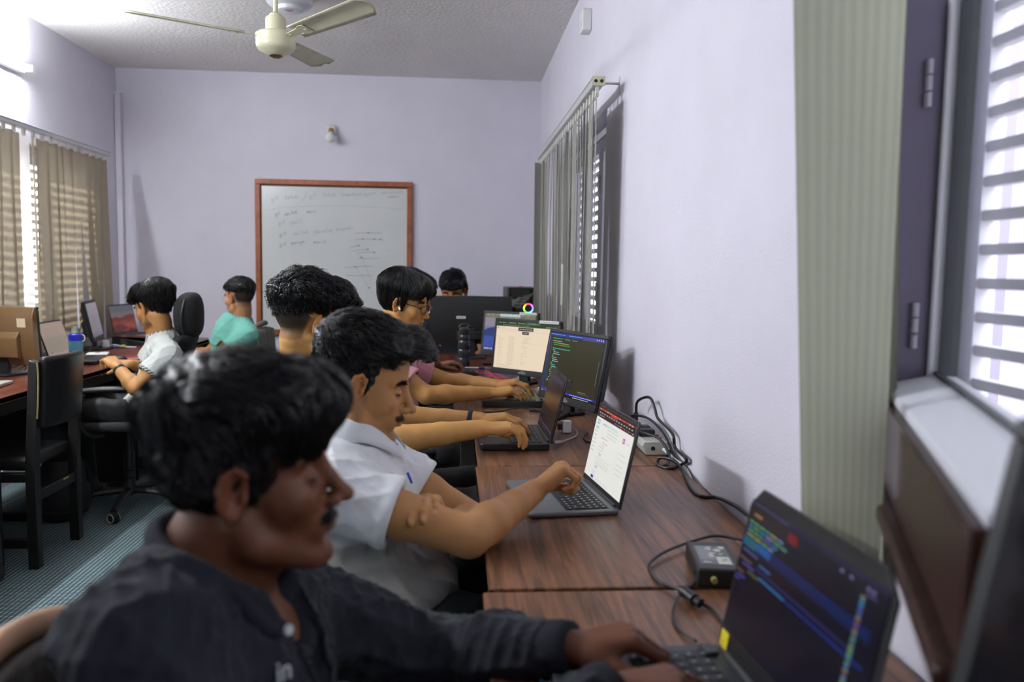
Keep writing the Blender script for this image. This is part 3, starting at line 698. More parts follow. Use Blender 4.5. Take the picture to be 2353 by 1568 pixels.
# silver laptop on the second table
lp = laptop('laptop', 'slim grey aluminium laptop with a bright white page, beside the power strip', (.372, 1.985, .75), math.radians(187), .304, .215, .212, .21, M_grey_al, M_blackk, c_mac, thick=.013, bez=.006, top_bez=.008, bot_bez=.016, lidm=mat('dark_grey_aluminium', S(70, 72, 76), .35, .5))
b_ = [c for c in lp.children if c.name.startswith('base')][0]
MB().box(.018, -.138, .013, .124, .138, .0134).build('keyboard_well', mat('well_black', (.02, .02, .022), .5), b_)
# black laptop on the third table
laptop('laptop', 'black laptop with a dark screen under the typing hands, behind the silver laptop', (.305, 2.68, .75), math.radians(181), .328, .222, .215, .235, M_black, M_blackk, c_black, thick=.022, bez=.006, top_bez=.009, bot_bez=.018)
# laptop used by the man in pink
laptop('laptop', 'black laptop with yellowish worn keys under the hands of the man in pink', (.372, 3.50, .75), math.radians(180), .36, .25, .10, 1.25, M_black, mat('yellowed_key', S(112, 112, 74), .5), None, thick=.028, lit=mat('pale_legend', (.6, .6, .5), .5))
# laptops on the left desks
laptop('laptop', 'black laptop with a pale text page in front of the man in white', (-2.265, 4.85, .75), math.radians(4), .345, .24, .225, .31, M_black, M_blackk, c_page, cham=.016, thick=.022, k=.9)
st_ = thing('laptop_stand', 'black laptop cooling stand under the desert picture laptop', 'stand', (-2.36, 6.02, .75), math.radians(-8))
MB().prism([(-.02, 0), (.26, 0), (.26, .02), (-.02, .06)], -.16, .16, Matrix(((1, 0, 0, 0), (0, 0, 1, 0), (0, 1, 0, 0), (0, 0, 0, 1)))).build('wedge', M_black, st_, .004)
laptop('laptop', 'rose laptop with a red desert picture on a stand at the back left', (-2.36, 6.02, .805), math.radians(-8), .32, .23, .215, .2, M_pink, M_blackk, c_desert, thick=.016, bez=.007, k=.9)
lp = laptop('laptop', 'silver laptop with pale keys at the left edge of the picture', (-2.29, 3.76, .75), math.radians(4), .34, .235, .22, .30, M_silver, M_silverk, None, thick=.016, bez=.008, legend=False)
# ================================================================== monitors
def monitor(name, label, pos, rz, w, h, tilt, content=None, body=M_black, bez=.016, bot=.03, depth=.035, stand='v', z0=.05, logo=True, tag=False, backm=None, k=1.0, sticker=None, hump=True, bulge=False):
    """pos = bottom centre of the bezel; stands on the table at z=.75"""
    t = thing(name, label, 'monitor', (pos[0], pos[1], .75), rz); zb = pos[2] - .75
    L = Matrix.Translation((0, 0, zb)) @ Matrix.Rotation(-tilt, 4, 'Y')
    hw = w / 2
    f = MB()
    f.box(-.014, -hw, 0, 0, hw, bot); f.box(-.014, -hw, h - bez, 0, hw, h); f.box(-.014, -hw, bot, 0, -hw + bez, h - bez); f.box(-.014, hw - bez, bot, 0, hw, h - bez)
    bz = f.build('bezel', body, t, .003); bz.matrix_local = L
    sh = MB().prism([(-.014, 0), (-depth * .55, .0), (-depth, .06), (-depth, h - .05), (-depth * .6, h), (-.014, h)], -hw + .0, hw - .0, Matrix(((1, 0, 0, 0), (0, 0, 1, 0), (0, 1, 0, 0), (0, 0, 0, 1)))).build('back_shell', backm or body, t, .004); sh.matrix_local = L
    if hump:
        MB().prism([(-depth, h * .12), (-depth - .03, h * .16), (-depth - .03, h * .5), (-depth, h * .6)], -hw * .62, hw * .62, Matrix(((1, 0, 0, 0), (0, 0, 1, 0), (0, 1, 0, 0), (0, 0, 0, 1)))).build('rear_housing', backm or body, sh, .006)
    sc = MB().box(-.004, -hw + bez, bot, -.0015, hw - bez, h - bez).build('screen', M_screen, t); sc.matrix_local = L
    if content:
        s = Scr(w - 2 * bez, h - bez - bot, k); content(s); s.build(t, L @ Matrix.Translation((-.0015, 0, bot)))
    if logo:
        q = text_mb('HITECH', .0135, frame_mat(Vector((.0006, -.027, .0095)), (0, 1, 0), (0, 0, 1))); q.box(.0004, -.012, .0225, .0008, .012, .0235)
        q.build('maker_lettering', mat('logo_silver', (.7, .7, .7), .4), t).matrix_local = L
    if tag:
        q = MB().box(.0002, hw - .13, h - bez + .001, .0008, hw - .012, h - .001); q.slot(1)
        r_ = random.Random(4)
        for i in range(16): q.box(.0009, hw - .126 + i * .007, h - bez + .005, .001, hw - .121 + i * .007, h - .006)
        q.build('inventory_label', [mat('label_white', (.85, .85, .83), .5), mat('label_print', (.25, .25, .27), .6)], t).matrix_local = L
    if stand == 'v':
        MB().prism([(-.035, -.03), (-.012, -.03), (-.012, .03), (-.035, .03)], .01, zb + .10).build('stand_neck', body, t, .004)
        b = MB()
        for sg in (-1, 1):
            b.prism([(-.045, sg * .012), (.085, sg * .115), (.105, sg * .10), (-.015, -sg * .006)][::sg], 0, .014)
        b.box(-.07, -.05, 0, .0, .05, .012); b.build('stand_foot', body, t, .004)
    elif stand == 'flat':
        MB().box(-.045, -.028, .008, -.02, .028, zb + .10).build('stand_neck', body, t, .004)
        MB().prism([(-.12, -.09), (.05, -.11), (.08, 0), (.05, .11), (-.12, .09)], 0, .012).build('stand_foot', body, t, .004)
    return t
def c_code(s):
    bgc = (58, 56, 44); s.rect(0, 0, 1, 1, bgc); s.rect(0, 0, 1, .06, (40, 56, 150), 2); s.rect(.62, 0, 1, .06, (92, 90, 160), 2)
    s.rect(0, .06, .035, .94, (44, 66, 110), 2); s.rect(0, .935, 1, .965, (52, 58, 190), 2); s.rect(0, .965, 1, 1, (30, 30, 26), 2)
    for i in range(9): s.rect(.012 + i * .032, .022, .032 + i * .032, .036, (150, 190, 240), 3)
    s.line(.36, .022, .25, .012, (150, 190, 240)); s.rect(.05, .075, .58, .115, (44, 60, 50), 2)
    for i, u in enumerate((.06, .16, .30, .44)): s.line(u, .09, .09, .012, ((110, 190, 120), (110, 190, 140), (80, 180, 170), (150, 190, 70))[i])
    rows = [(.07, .17, 'w'), (.09, .30, 'y'), (.09, .32, 'g'), None, (.09, .34, 't'), (.10, .04, 'w'), (.12, .10, 'w'), (.12, .12, 'w'), (.10, .02, 'w'), (.10, .09, 't'), (.12, .10, 'w'), (.12, .12, 'w'), (.10, .02, 'w'), (.10, .09, 't'), (.12, .10, 'w'), (.12, .12, 'w'), (.10, .02, 'w'), (.10, .04, 't'), (.12, .10, 't'), (.12, .12, 't'), (.10, .02, 'w'), (.09, .02, 'w')]
    pc = {'w': (170, 226, 206), 'y': (190, 200, 90), 'g': (110, 190, 90), 't': (60, 220, 190)}
    for i, r in enumerate(rows):
        v = .135 + i * .0305; s.rect(.05, v + .004, .057, v + .012, (130, 150, 130), 3)
        if r: s.line(r[0], v, r[1], .011, pc[r[2]])
    s.line(.07, .80, .05, .010, (60, 220, 190)); s.line(.42, .80, .07, .010, (60, 220, 190)); s.line(.70, .93 - .06, .14, .010, (150, 160, 140)); s.line(.70, .93 - .035, .2, .007, (110, 116, 104))
    s.rect(.965, .35, .97, .72, (110, 150, 150), 3)
    for i in range(5): s.rect(.02 + i * .035, .972, .034 + i * .035, .99, ((230, 230, 230), (90, 160, 220), (236, 190, 60), (236, 190, 60), (230, 230, 230))[i], 3)
    s.line(.56, .945, .4, .01, (190, 200, 250)); s.line(.66, .976, .25, .01, (220, 220, 220)); s.rect(.63, .972, .65, .992, (240, 190, 40), 4)
    for i in range(4): s.rect(.86 + i * .035, .02, .875 + i * .035, .04, (220, 226, 240), 3)
def c_sheet(s):
    s.rect(0, 0, 1, 1, (252, 232, 206)); s.rect(0, 0, 1, .105, (52, 70, 48), 2); s.rect(.5, 0, .72, .052, (84, 120, 84), 3); s.rect(0, .052, 1, .056, (76, 96, 70), 3)
    for u in (.03, .2, .36, .53): s.line(u, .022, .12, .010, (190, 200, 176))
    s.line(.1, .074, .45, .008, (170, 180, 150))
    for i in range(5): s.rect(.82 + i * .035, .07, .84 + i * .035, .09, (190, 200, 180), 3)
    s.rect(.018, .125, .035, .16, (40, 170, 84), 3); s.line(.05, .13, .1, .007, (190, 180, 160)); s.line(.05, .16, .3, .006, (200, 190, 170)); s.line(.1, .19, .9, .003, (214, 208, 196)); s.rect(.04, .21, .95, .214, (230, 218, 198), 3)
    s.rect(.37, .115, .62, .185, (62, 54, 52), 4); s.rect(.44, .20, .55, .26, (62, 54, 52), 4); s.line(.39, .145, .21, .012, (230, 226, 220), 6); s.line(.46, .225, .07, .012, (230, 226, 220), 6)
    q = random.Random(9)
    for i in range(22):
        v = .32 + i * .028
        s.line(.05, v, q.choice([.03, .05, .08]), .006, (206, 180, 152)); s.line(.22, v, .10, .006, (198, 174, 148))
        if i % 2 == 0 or q.random() < .4: s.line(.45 + q.choice([0, .04]), v, q.choice([.04, .1, .1]), .006, (204, 180, 154))
    s.line(.45, .44, .36, .004, (214, 196, 176)); s.line(.04, .93, .24, .006, (198, 174, 148)); s.line(.04, .965, .3, .007, (190, 190, 180))
    s.rect(.93, .15, .945, .165, (150, 150, 140), 3)
def c_desk(s):
    s.rect(0, 0, 1, 1, (112, 116, 158)); s.rect(0, .12, 1, .35, (150, 142, 160), 2); s.rect(0, .35, 1, .5, (126, 128, 164), 2)
    s.poly([(0, .62), (.0, .46), (.08, .40), (.2, .36), (.4, .42), (.6, .38), (1, .45), (1, .62)], (52, 68, 130), 3); s.rect(0, .6, 1, 1, (70, 90, 168), 3); s.rect(0, .9, 1, 1, (58, 76, 150), 4)
    s.rect(0, 0, 1, .12, (130, 128, 110), 4); s.rect(.3, 0, .7, .1, (206, 226, 220), 5); s.rect(0, .05, 1, .055, (90, 90, 80), 6); s.rect(.25, .075, .8, .095, (80, 84, 100), 6)
    for i in range(9): s.rect(.03 + i * .1, .02, .08 + i * .1, .035, (200, 180, 150), 7)
    s.rect(.02, .015, .04, .035, (200, 50, 70), 7)
    for i in range(5): s.rect(.03 + i * .035, .93, .05 + i * .035, .965, ((236, 236, 240), (230, 230, 236), (220, 224, 240), (240, 170, 110), (236, 236, 240))[i], 7)
def c_grey(s):
    s.rect(0, 0, 1, 1, (126, 122, 130)); s.rect(0, 0, 1, .38, (140, 134, 140), 2); s.rect(0, .9, 1, 1, (110, 106, 116), 2); s.line(.05, .1, .4, .01, (110, 106, 112))
monitor('monitor', 'black monitor showing dark green code, nearest of the lit right-hand monitors', (.441, 3.172, .79), math.radians(203), .44, .296, .195, c_code, tag=False)
monitor('monitor', 'black monitor showing a cream spreadsheet page with two dark pop-ups', (.345, 4.03, .79), math.radians(227), .418, .286, .12, c_sheet, tag=True)
monitor('monitor', 'black monitor with a blue mountain desktop, farthest of the three lit screens', (.318, 4.83, .802), math.radians(233), .392, .272, .14, c_desk, tag=True, logo=False)
mb = monitor('monitor', 'large black monitor seen from behind in front of the headphone wearer', (.11, 5.25, .84), math.radians(92), .53, .31, .03, None, stand='flat', logo=False, depth=.03, hump=False)
MB().box(-.0305, -.075, .155, -.030, .075, .20).build('recess_plate', M_dark, mb).matrix_local = Matrix.Translation((0, 0, .09)) @ Matrix.Rotation(-.03, 4, 'Y')
q = MB().box(-.0318, .035, .165, -.0306, .095, .182); q.slot(1)
for i in range(9): q.box(-.0320, .04 + i * .0057, .171, -.0319, .0435 + i * .0057, .176)
q.build('white_label', [mat('label_white', (.85, .85, .83), .5), mat('label_print', (.25, .25, .27), .6)], mb).matrix_local = Matrix.Translation((0, 0, .09)) @ Matrix.Rotation(-.03, 4, 'Y')
MB().box(-.055, -.09, .03, -.028, .09, .085).build('port_housing', M_dark, mb, .006).matrix_local = Matrix.Translation((0, 0, .09)) @ Matrix.Rotation(-.03, 4, 'Y')
monitor('monitor', 'black monitor seen edge-on at the back of the left desk', (-2.37, 5.60, .81), math.radians(14), .40, .27, .2, c_grey, stand='flat', logo=False, k=.9)
M_tan = mat('tan_lit_shell', S(196, 160, 112), .38, coat=.2)
mt_ = monitor('monitor', 'monitor turned away, its glossy tan back toward the window', (-2.27, 4.30, .80), math.radians(74), .40, .30, .06, None, stand='flat', logo=False, depth=.05, backm=mat('glossy_back_shell', S(120, 92, 62), .22, coat=.5), hump=True)
MB().box(-.0515, -.16, .20, -.0505, -.11, .245).build('spec_label', mat('tan_label', S(226, 206, 170), .5), mt_).matrix_local = Matrix.Translation((0, 0, .05)) @ Matrix.Rotation(-.06, 4, 'Y')
for (a, b) in ((.07, .26), (.02, .26), (.09, .10), (-.03, .10)):
    MB().cyl((-.0505, a, b), (-.054, a, b), .006, 8).build('screw_boss', M_dark, mt_).matrix_local = Matrix.Translation((0, 0, .05)) @ Matrix.Rotation(-.06, 4, 'Y')
# monitor at the picture's right edge beside the camera
monitor('monitor', 'dark blank monitor cut off at the lower right corner of the picture', (.335, .31, .81), math.radians(184), .46, .42, .2, None, stand='flat', logo=False)
# ================================================================== chairs
M_mesh = mat('black_mesh_fabric', (.016, .016, .017), .8, bump=(260, .8, .003))
N, L, P = nodes(M_mesh)
vo = N.new('ShaderNodeTexVoronoi'); vo.inputs['Scale'].default_value = 85; vo.inputs['Randomness'].default_value = 0
tcm = N.new('ShaderNodeTexCoord'); L.new(tcm.outputs['Object'], vo.inputs['Vector'])
rm = N.new('ShaderNodeMapRange'); rm.inputs[1].default_value = .0; rm.inputs[2].default_value = .22; rm.inputs[3].default_value = .11; rm.inputs[4].default_value = .013
L.new(vo.outputs[0], rm.inputs[0]); L.new(rm.outputs[0], P.inputs['Base Color'])
M_leather = mat('black_leather', (.012, .012, .013), .36, spec=.35, bump=(90, .25, .004))
M_blkmetal = mat('black_metal', (.02, .02, .02), .35, .4)
M_chrome = mat('chrome', (.6, .6, .6), .15, 1)
def pad(fn, name, m, parent, nu=10, nv=14, th=.05):
    o = MB().grid(fn, nu, nv).build(name, m, parent, solid=th, smooth='all')
    b = o.modifiers.new('bevel', 'BEVEL'); b.width = th * .42; b.segments = 3; b.limit_method = 'ANGLE'; b.angle_limit = .9
    return o
def office_chair(label, loc, rz, head=False, seat_h=.47, group=None, seatm=M_mesh, backh=.62, arms=True, backm=None):
    """faces +x"""
    t = thing('office_chair', label, 'chair', loc, rz, group)
    pad(lambda u, v: Vector((-.22 + .46 * v + .0, (u - .5) * (.46 + .03 * math.sin(PI * v)), seat_h - .03 * (max(0, v - .82) / .18) ** 2 + .012 * (2 * u - 1) ** 2)), 'seat', seatm, t)
    def bk(u, v):
        s = 2 * u - 1; w = .42 + .05 * math.sin(PI * v * .9) - .10 * max(0, v - .75) / .25
        return Vector((-.25 - .10 * v * v - .02 * (1 - v) + .05 * s * s, s * w / 2, seat_h + .06 + backh * v))
    b = pad(bk, 'backrest', backm or M_mesh, t)
    if head:
        def hd(u, v):
            a = 2 * PI * u; q = PI * (.002 + .996 * v); k = lambda t: math.copysign(abs(t) ** .75, t)
            return Vector((-.335 + .062 * k(math.sin(q)) * k(math.cos(a)) + .03 * (math.sin(q) * math.sin(a)) ** 2, .145 * k(math.sin(q)) * k(math.sin(a)), seat_h + .16 + backh + .125 * k(math.cos(q))))
        MB().grid(hd, 28, 18).build('headrest', M_mesh, t, smooth='all')
        MB().tube([(-.33, .138, seat_h + .07 + backh), (-.322, .149, seat_h + .16 + backh), (-.335, .125, seat_h + .25 + backh)], .006, 8).build('headrest_piping', M_leather, t, smooth=True)
    MB().box(-.30, -.03, seat_h - .05, -.27, .03, seat_h + .25).box(-.28, -.03, seat_h - .06, .05, .03, seat_h - .03).build('back_bracket', M_blkmetal, t, .006)
    if arms:
        for sy in (-1, 1):
            a = MB().tube([(-.17, sy * .27, seat_h + .21), (.0, sy * .275, seat_h + .215), (.15, sy * .27, seat_h + .205)], [.018, .026, .026, .02], 10, flat=.7)
            ar = a.build('armrest', M_leather, t, smooth='all')
            MB().tube([(.13, sy * .27, seat_h + .19), (.17, sy * .275, seat_h + .10), (.12, sy * .25, seat_h - .02), (.06, sy * .2, seat_h - .035)], .014, 8).build('arm_post', M_blkmetal, ar, smooth=True)
            MB().tube([(-.16, sy * .27, seat_h + .19), (-.17, sy * .26, seat_h + .06), (-.12, sy * .23, seat_h - .03)], .013, 8).build('arm_post', M_blkmetal, ar, smooth=True)
    MB().lathe([(0, .07), (.035, .07), (.035, .12), (.028, .13), (.028, .16), (.033, .165), (.028, .17), (.028, .2), (.033, .205), (.028, .21), (.026, .30), (.02, .31), (.02, seat_h - .04), (0, seat_h - .04)], 18).build('gas_lift', M_black, t, smooth=True)
    MB().tube([(-.21, 0, seat_h - .035), (-.20, 0, seat_h - .04)], .01, 6).build('tilt_lever', M_chrome, t)
    for k in range(5):
        a = 2 * PI * k / 5 + .35; c, s_ = math.cos(a), math.sin(a)
        lg = MB().tube([(.03 * c, .03 * s_, .095), (.17 * c, .17 * s_, .09), (.30 * c, .30 * s_, .062)], [.026, .022, .016], 8, flat=.8).build('base_leg', M_black, t, smooth=True)
        R = Matrix.Translation((.30 * c, .30 * s_, .028)) @ Matrix.Rotation(a + 1.0, 4, 'Z') @ Matrix.Rotation(PI / 2, 4, 'X')
        cw = MB().lathe([(0, -.02), (.020, -.02), (.028, -.014), (.028, .014), (.020, .02), (0, .02)], 20, R); cw.slot(1)
        for zz in (-.0205, .0205): cw.tube([R @ Vector((.0215 * math.cos(q), .0215 * math.sin(q), zz)) for q in np.linspace(0, 2 * PI, 17)], .0022, 5, smooth=False)
        cw.build('castor', [M_black, mat('castor_ring', (.62, .62, .42), .4)], lg, smooth=True)
    return t
ch7 = office_chair('black mesh office chair with headrest under the man in the white shirt', (-1.755, 4.47, 0), math.radians(184), head=True, backh=.42)
ch8 = office_chair('black office chair with a grey jacket on it, under the man in teal', (-1.60, 5.32, 0), math.radians(180), backh=.38, seat_h=.46)
office_chair('black mesh office chair under the man in the white and grey polo', (-.24, 1.78, 0), math.radians(4), backh=.28, seat_h=.44, arms=False)
office_chair('black mesh office chair under the man with the fade haircut', (-.20, 2.62, 0), math.radians(2), backh=.36, seat_h=.45)
office_chair('black office chair under the man in the pink shirt', (-.25, 3.48, 0), math.radians(2), backh=.36, seat_h=.45, arms=False)
office_chair('black office chair under the student half hidden behind the man in pink', (-.26, 4.42, 0), math.radians(2), backh=.44, seat_h=.46, arms=False)
office_chair('black round-backed office chair behind the headphone wearer', (.10, 5.86, 0), math.radians(-88), backh=.58, seat_h=.48, arms=False)
office_chair('empty black office chair in front of the whiteboard', (-.40, 5.55, 0), math.radians(10), backh=.58, seat_h=.47, arms=False)
# grey jacket over the chair back
def jk(u, v):
    s = 2 * u - 1; k = v * 2
    fold = .012 * math.sin(u * 19) * min(1, v * 3) + .008 * math.sin(u * 43 + 1)
    if k < 1: x = .37 + .02 - .035; z = .93 - .0; x += .09 * (1 - k) * 0
    t_ = (v - .35) / .65
    if v < .35: return Vector((-(.30 + .02) + .0 - (v / .35 - 1) * 0 - .06 * (1 - (1 - v / .35)) - .05 * s * s * 0, s * .19, .60 + .32 * (v / .35) ** .6 + .015 * (1 - s * s)))
    return Vector((-.385 - .02 * t_ - fold, s * (.19 + .02 * t_), .92 + .015 * (1 - s * s) - .42 * t_))
jk_t = thing('jacket', 'grey jacket draped over the chair back behind the man in teal', 'jacket', (-1.60, 5.32, 0), PI)
MB().grid(jk, 28, 24).build('jacket_body', mat('grey_jacket_fabric', S(118, 116, 110), .9, bump=(120, .4, .003)), jk_t, solid=.012, smooth='all')
MB().tube([(-.36, -.13, .945), (-.375, 0, .955), (-.36, .13, .945)], [.014, .02, .014], 8).build('collar', mat('grey_jacket_collar', S(104, 103, 98), .9), jk_t, smooth='all')
# black wooden chair
M_ebony = mat('black_painted_wood', (.012, .011, .010), .38, vary=(30, .3))
M_chip = mat('bare_wood_chip', S(176, 160, 120), .7)
t = thing('wooden_chair', 'black painted wooden chair with padded back, pushed to the left desk', 'chair', (-1.80, 3.74, 0))
for yy in (-.19, .19):
    MB().prism([(.025, 0), (.025, .44), (.045, .90), (.01, .91), (-.02, .44), (-.02, 0)], yy - .022, yy + .022, Matrix(((1, 0, 0, 0), (0, 0, 1, 0), (0, 1, 0, 0), (0, 0, 0, 1)))).build('rear_leg', M_ebony, t, .004)
    MB().box(-.44, yy - .02, 0, -.40, yy + .02, .42).build('front_leg', M_ebony, t, .004)
    MB().box(-.40, yy - .013, .09, -.02, yy + .013, .13).build('side_stretcher', M_ebony, t, .003)
    MB().box(-.40, yy - .015, .38, -.02, yy + .015, .42).build('seat_rail', M_ebony, t, .003)
MB().box(-.012, -.17, .29, .015, .17, .335).build('rear_stretcher', M_ebony, t, .003)
MB().box(-.44, -.17, .38, -.41, .17, .42).build('front_rail', M_ebony, t, .003)
o = pad(lambda u, v: Vector((-.45 + .44 * v, (u - .5) * .40, .455 + .012 * math.sin(PI * u) * math.sin(PI * v))), 'seat', M_leather, t, th=.06)
pad(lambda u, v: Vector((.028 + .02 * v + .035 * (1 - (2 * u - 1) ** 2), (u - .5) * .36, .61 + .31 * v)), 'backrest', M_leather, t, th=.04)
for (y, z, w, hh, x) in ((.05, .325, .05, .009, .0155), (.165, .335, .02, .005, .0155)): MB().box(x, y, z, x + .0006, y + w, z + hh).build('paint_chip', M_chip, t)
MB().tube([(.047, -.212, .90), (.050, -.2125, .84), (.046, -.2125, .74), (.040, -.2125, .66)], .0035, 6).build('torn_seam', mat('seam_foam', S(150, 132, 84), .8), t, smooth=True)
# tan leather chair of the nearest man
t = thing('leather_chair', 'brown chair with a curved padded back at the lower left corner', 'chair', (-.19, .87, 0), math.radians(6))
M_brl = mat('dark_brown_leather', S(52, 44, 40), .28, bump=(70, .3, .004)); M_tanw = mat('tan_wood_rim', S(176, 132, 98), .4, vary=(14, .2))
def lb(u, v):
    a = (u - .5) * 2.3
    return Vector((-.16 - .10 * math.cos(a) - .03 * v, .27 * math.sin(a),   .50 + (.395 - .08 * abs(2 * u - 1) ** 2) * v))
pad(lb, 'backrest', M_brl, t, nu=24, th=.05)
MB().tube([lb(u / 24, 1) + Vector((-.008, 0, .012)) for u in range(25)], .016, 10, smooth=False).build('rim', M_tanw, t, smooth='all')
pad(lambda u, v: Vector((-.22 + .46 * v, (u - .5) * .48, .46)), 'seat', M_brl, t, th=.07)
for sx in (-.17, .2):
    for sy in (-.19, .19): MB().cyl((sx, sy, .43), (sx * 1.1, sy * 1.1, 0), .02, 10, .015).build('leg', M_tanw, t, smooth=True)
# backpack under the desk and bag at the left
t = thing('backpack', 'black backpack on the carpet beside the wooden chair', 'bag', (-2.02, 4.28, 0), math.radians(12))
MB().lathe([(0, 0), (.10, 0), (.135, .04), (.14, .15), (.125, .27), (.09, .33), (.04, .35), (0, .352)], 20, Matrix.Scale(.8, 4, (1, 0, 0))).build('pack_body', mat('black_nylon', (.018, .018, .02), .7, bump=(60, .6, .006)), t, smooth='all')
MB().lathe([(0, 0), (.07, 0), (.09, .03), (.09, .12), (.06, .16), (0, .165)], 16, Matrix.Translation((.075, 0, .03)) @ Matrix.Scale(.6, 4, (1, 0, 0))).build('front_pocket', mat('black_nylon', (.018, .018, .02)), t, smooth='all')
MB().tube([(.10, .07, .05), (.125, .08, .14), (.10, .06, .26), (.05, .04, .33)], .008, 6).build('strap', M_black, t, smooth=True)
MB().tube([(0, -.03, .345), (0, -.02, .38), (0, .02, .38), (0, .03, .345)], .006, 6).build('grab_handle', M_black, t, smooth=True)
t = thing('shoulder_bag', 'dark grey bag on the floor at the left edge of the picture', 'bag', (-1.99, 3.30, 0), math.radians(-5))
MB().prism([(-.16, 0), (.115, 0), (.135, .03), (.125, .2), (.08, .45), (-.12, .45)], -.12, .12, Matrix(((1, 0, 0, 0), (0, 0, 1, 0), (0, 1, 0, 0), (0, 0, 0, 1)))).build('bag_body', mat('grey_canvas', S(46, 52, 54), .85, bump=(80, .5, .004)), t, .03, seg=4)
MB().prism([(-.163, -.002), (.12, -.002), (.14, .03), (.135, .075), (-.163, .075)], -.124, .124, Matrix(((1, 0, 0, 0), (0, 0, 1, 0), (0, 1, 0, 0), (0, 0, 0, 1)))).build('bag_bottom', M_black, t, .02, seg=3)
MB().tube([(-.02, -.125, .43), (.0, -.13, .56), (.0, .13, .56), (-.02, .125, .43)], .012, 6, flat=.4).build('carry_strap', M_black, t, smooth=True)
# ================================================================== small things on the tables
ZT = .75
M_cable = mat('black_cable', (.012, .012, .013), .35); M_gcable = mat('grey_cable', S(150, 150, 150), .4); M_wcable = mat('white_cable', S(214, 212, 206), .4)
def cable(name, label, pts, r=.0033, m=M_cable, ends=None, cat='cable'):
    t = thing(name, label, cat, pts[0]); o = Vector(pts[0])
    MB().tube([Vector(p) - o for p in pts], r, 8).build('cord', m, t, smooth='all')
    for (a, b, ra, nm) in (ends or []): MB().cyl(Vector(a) - o, Vector(b) - o, ra, 12).build(nm, m, t, .0015)
    return t
def zp(px, py, z=ZT + .004): return at(px, py, Z=z)
# power adapter
c = at(1628, 1290, Z=.78)
t = thing('power_adapter', 'black power adapter with a printed label on the silver laptop table', 'charger', (.497, 1.468, ZT), math.radians(-8))
MB().box(-.041, -.076, .001, .041, .076, .036).build('adapter_case', M_black, t, .004)
q = MB().box(-.031, -.052, .0361, .029, .050, .0364); q.slot(1); q.box(-.028, -.028, .0365, .0, .046, .0366); q.slot(2)
r_ = random.Random(2)
for i in range(14):
    a, b = r_.uniform(-.026, .012), r_.uniform(-.045, .04); q.box(a, b, .0367, a + r_.uniform(.004, .012), b + r_.uniform(.003, .008), .0368)
q.slot(2).box(.002, -.05, .0367, .026, -.012, .0368); q.box(.016, .034, .0367, .026, .046, .0368)
q.build('spec_label', [mat('label_grey', S(96, 100, 104), .4), mat('label_grey2', S(132, 136, 138), .4), mat('label_pale', S(214, 216, 204), .4)], t)
MB().cyl((-.012, -.076, .018), (-.012, -.086, .017), .006, 10).build('output_boot', mat('yellow_green_boot', S(150, 150, 84), .5), t, .001)
MB().cyl((.0, .076, .018), (.0, .084, .018), .012, 12).build('inlet', M_dark, t)
a = Vector((.497 - .012 * .99 - .011, 1.468 - .085, ZT + .016))
dc = [at(1594, 1312, Z=ZT + .02), zp(1597, 1340), zp(1570, 1360, ZT + .012), zp(1552, 1385, ZT + .012), zp(1546, 1420), zp(1562, 1450), zp(1600, 1474, ZT + .006)]
cable('adapter_output_cable', 'thin black cable curling from the power adapter toward the near laptop', dc, .0026)
b0 = [zp(1712, 1243, ZT + .02), zp(1650, 1232, ZT + .016), zp(1605, 1240, ZT + .012), zp(1535, 1265, ZT + .01), zp(1497, 1290, ZT + .008), zp(1494, 1312), zp(1515, 1338, ZT + .005), zp(1560, 1354, ZT + .012), zp(1588, 1372, ZT + .012), zp(1612, 1387, ZT + .008), zp(1640, 1405), zp(1672, 1450)]
cable('looped_cable', 'black cable looping round the adapter with a thick ferrite barrel', b0, .0032, ends=[(zp(1568, 1358, ZT + .013), zp(1598, 1380, ZT + .013), .0105, 'ferrite_barrel'), (zp(1598, 1380, ZT + .013), zp(1611, 1388, ZT + .011), .0085, 'barrel_collar')])
# big cable along the wall
w_ = [(1462, 945, .60, None)]
P_ = [at(1462, 950, X=.640), at(1464, 925, X=.640), at(1480, 914, X=.645), at(1495, 916, X=.655), at(1505, 940, X=.66), at(1512, 962, X=.66), at(1540, 990, X=.665), at(1548, 1005, X=.665), at(1552, 1030, X=.668), at(1577, 1055, X=.668), at(1570, 1066, Z=ZT + .012), zp(1540, 1077, ZT + .004), zp(1513, 1070, ZT + .004), zp(1512, 1057, ZT + .016), zp(1522, 1052, ZT + .024), zp(1550, 1060, ZT + .022), zp(1570, 1085, ZT + .010), zp(1590, 1125, ZT + .004), zp(1615, 1142, ZT + .004), zp(1650, 1145, ZT + .004), at(1690, 1163, X=.664), at(1725, 1190, X=.660), at(1760, 1215, X=.65)]
cable('mains_cable', 'thick black mains cable standing up against the wall by the power strip', P_, .0048, ends=[(at(1461, 968, X=.638), at(1462, 948, X=.640), .008, 'plug_boot')])
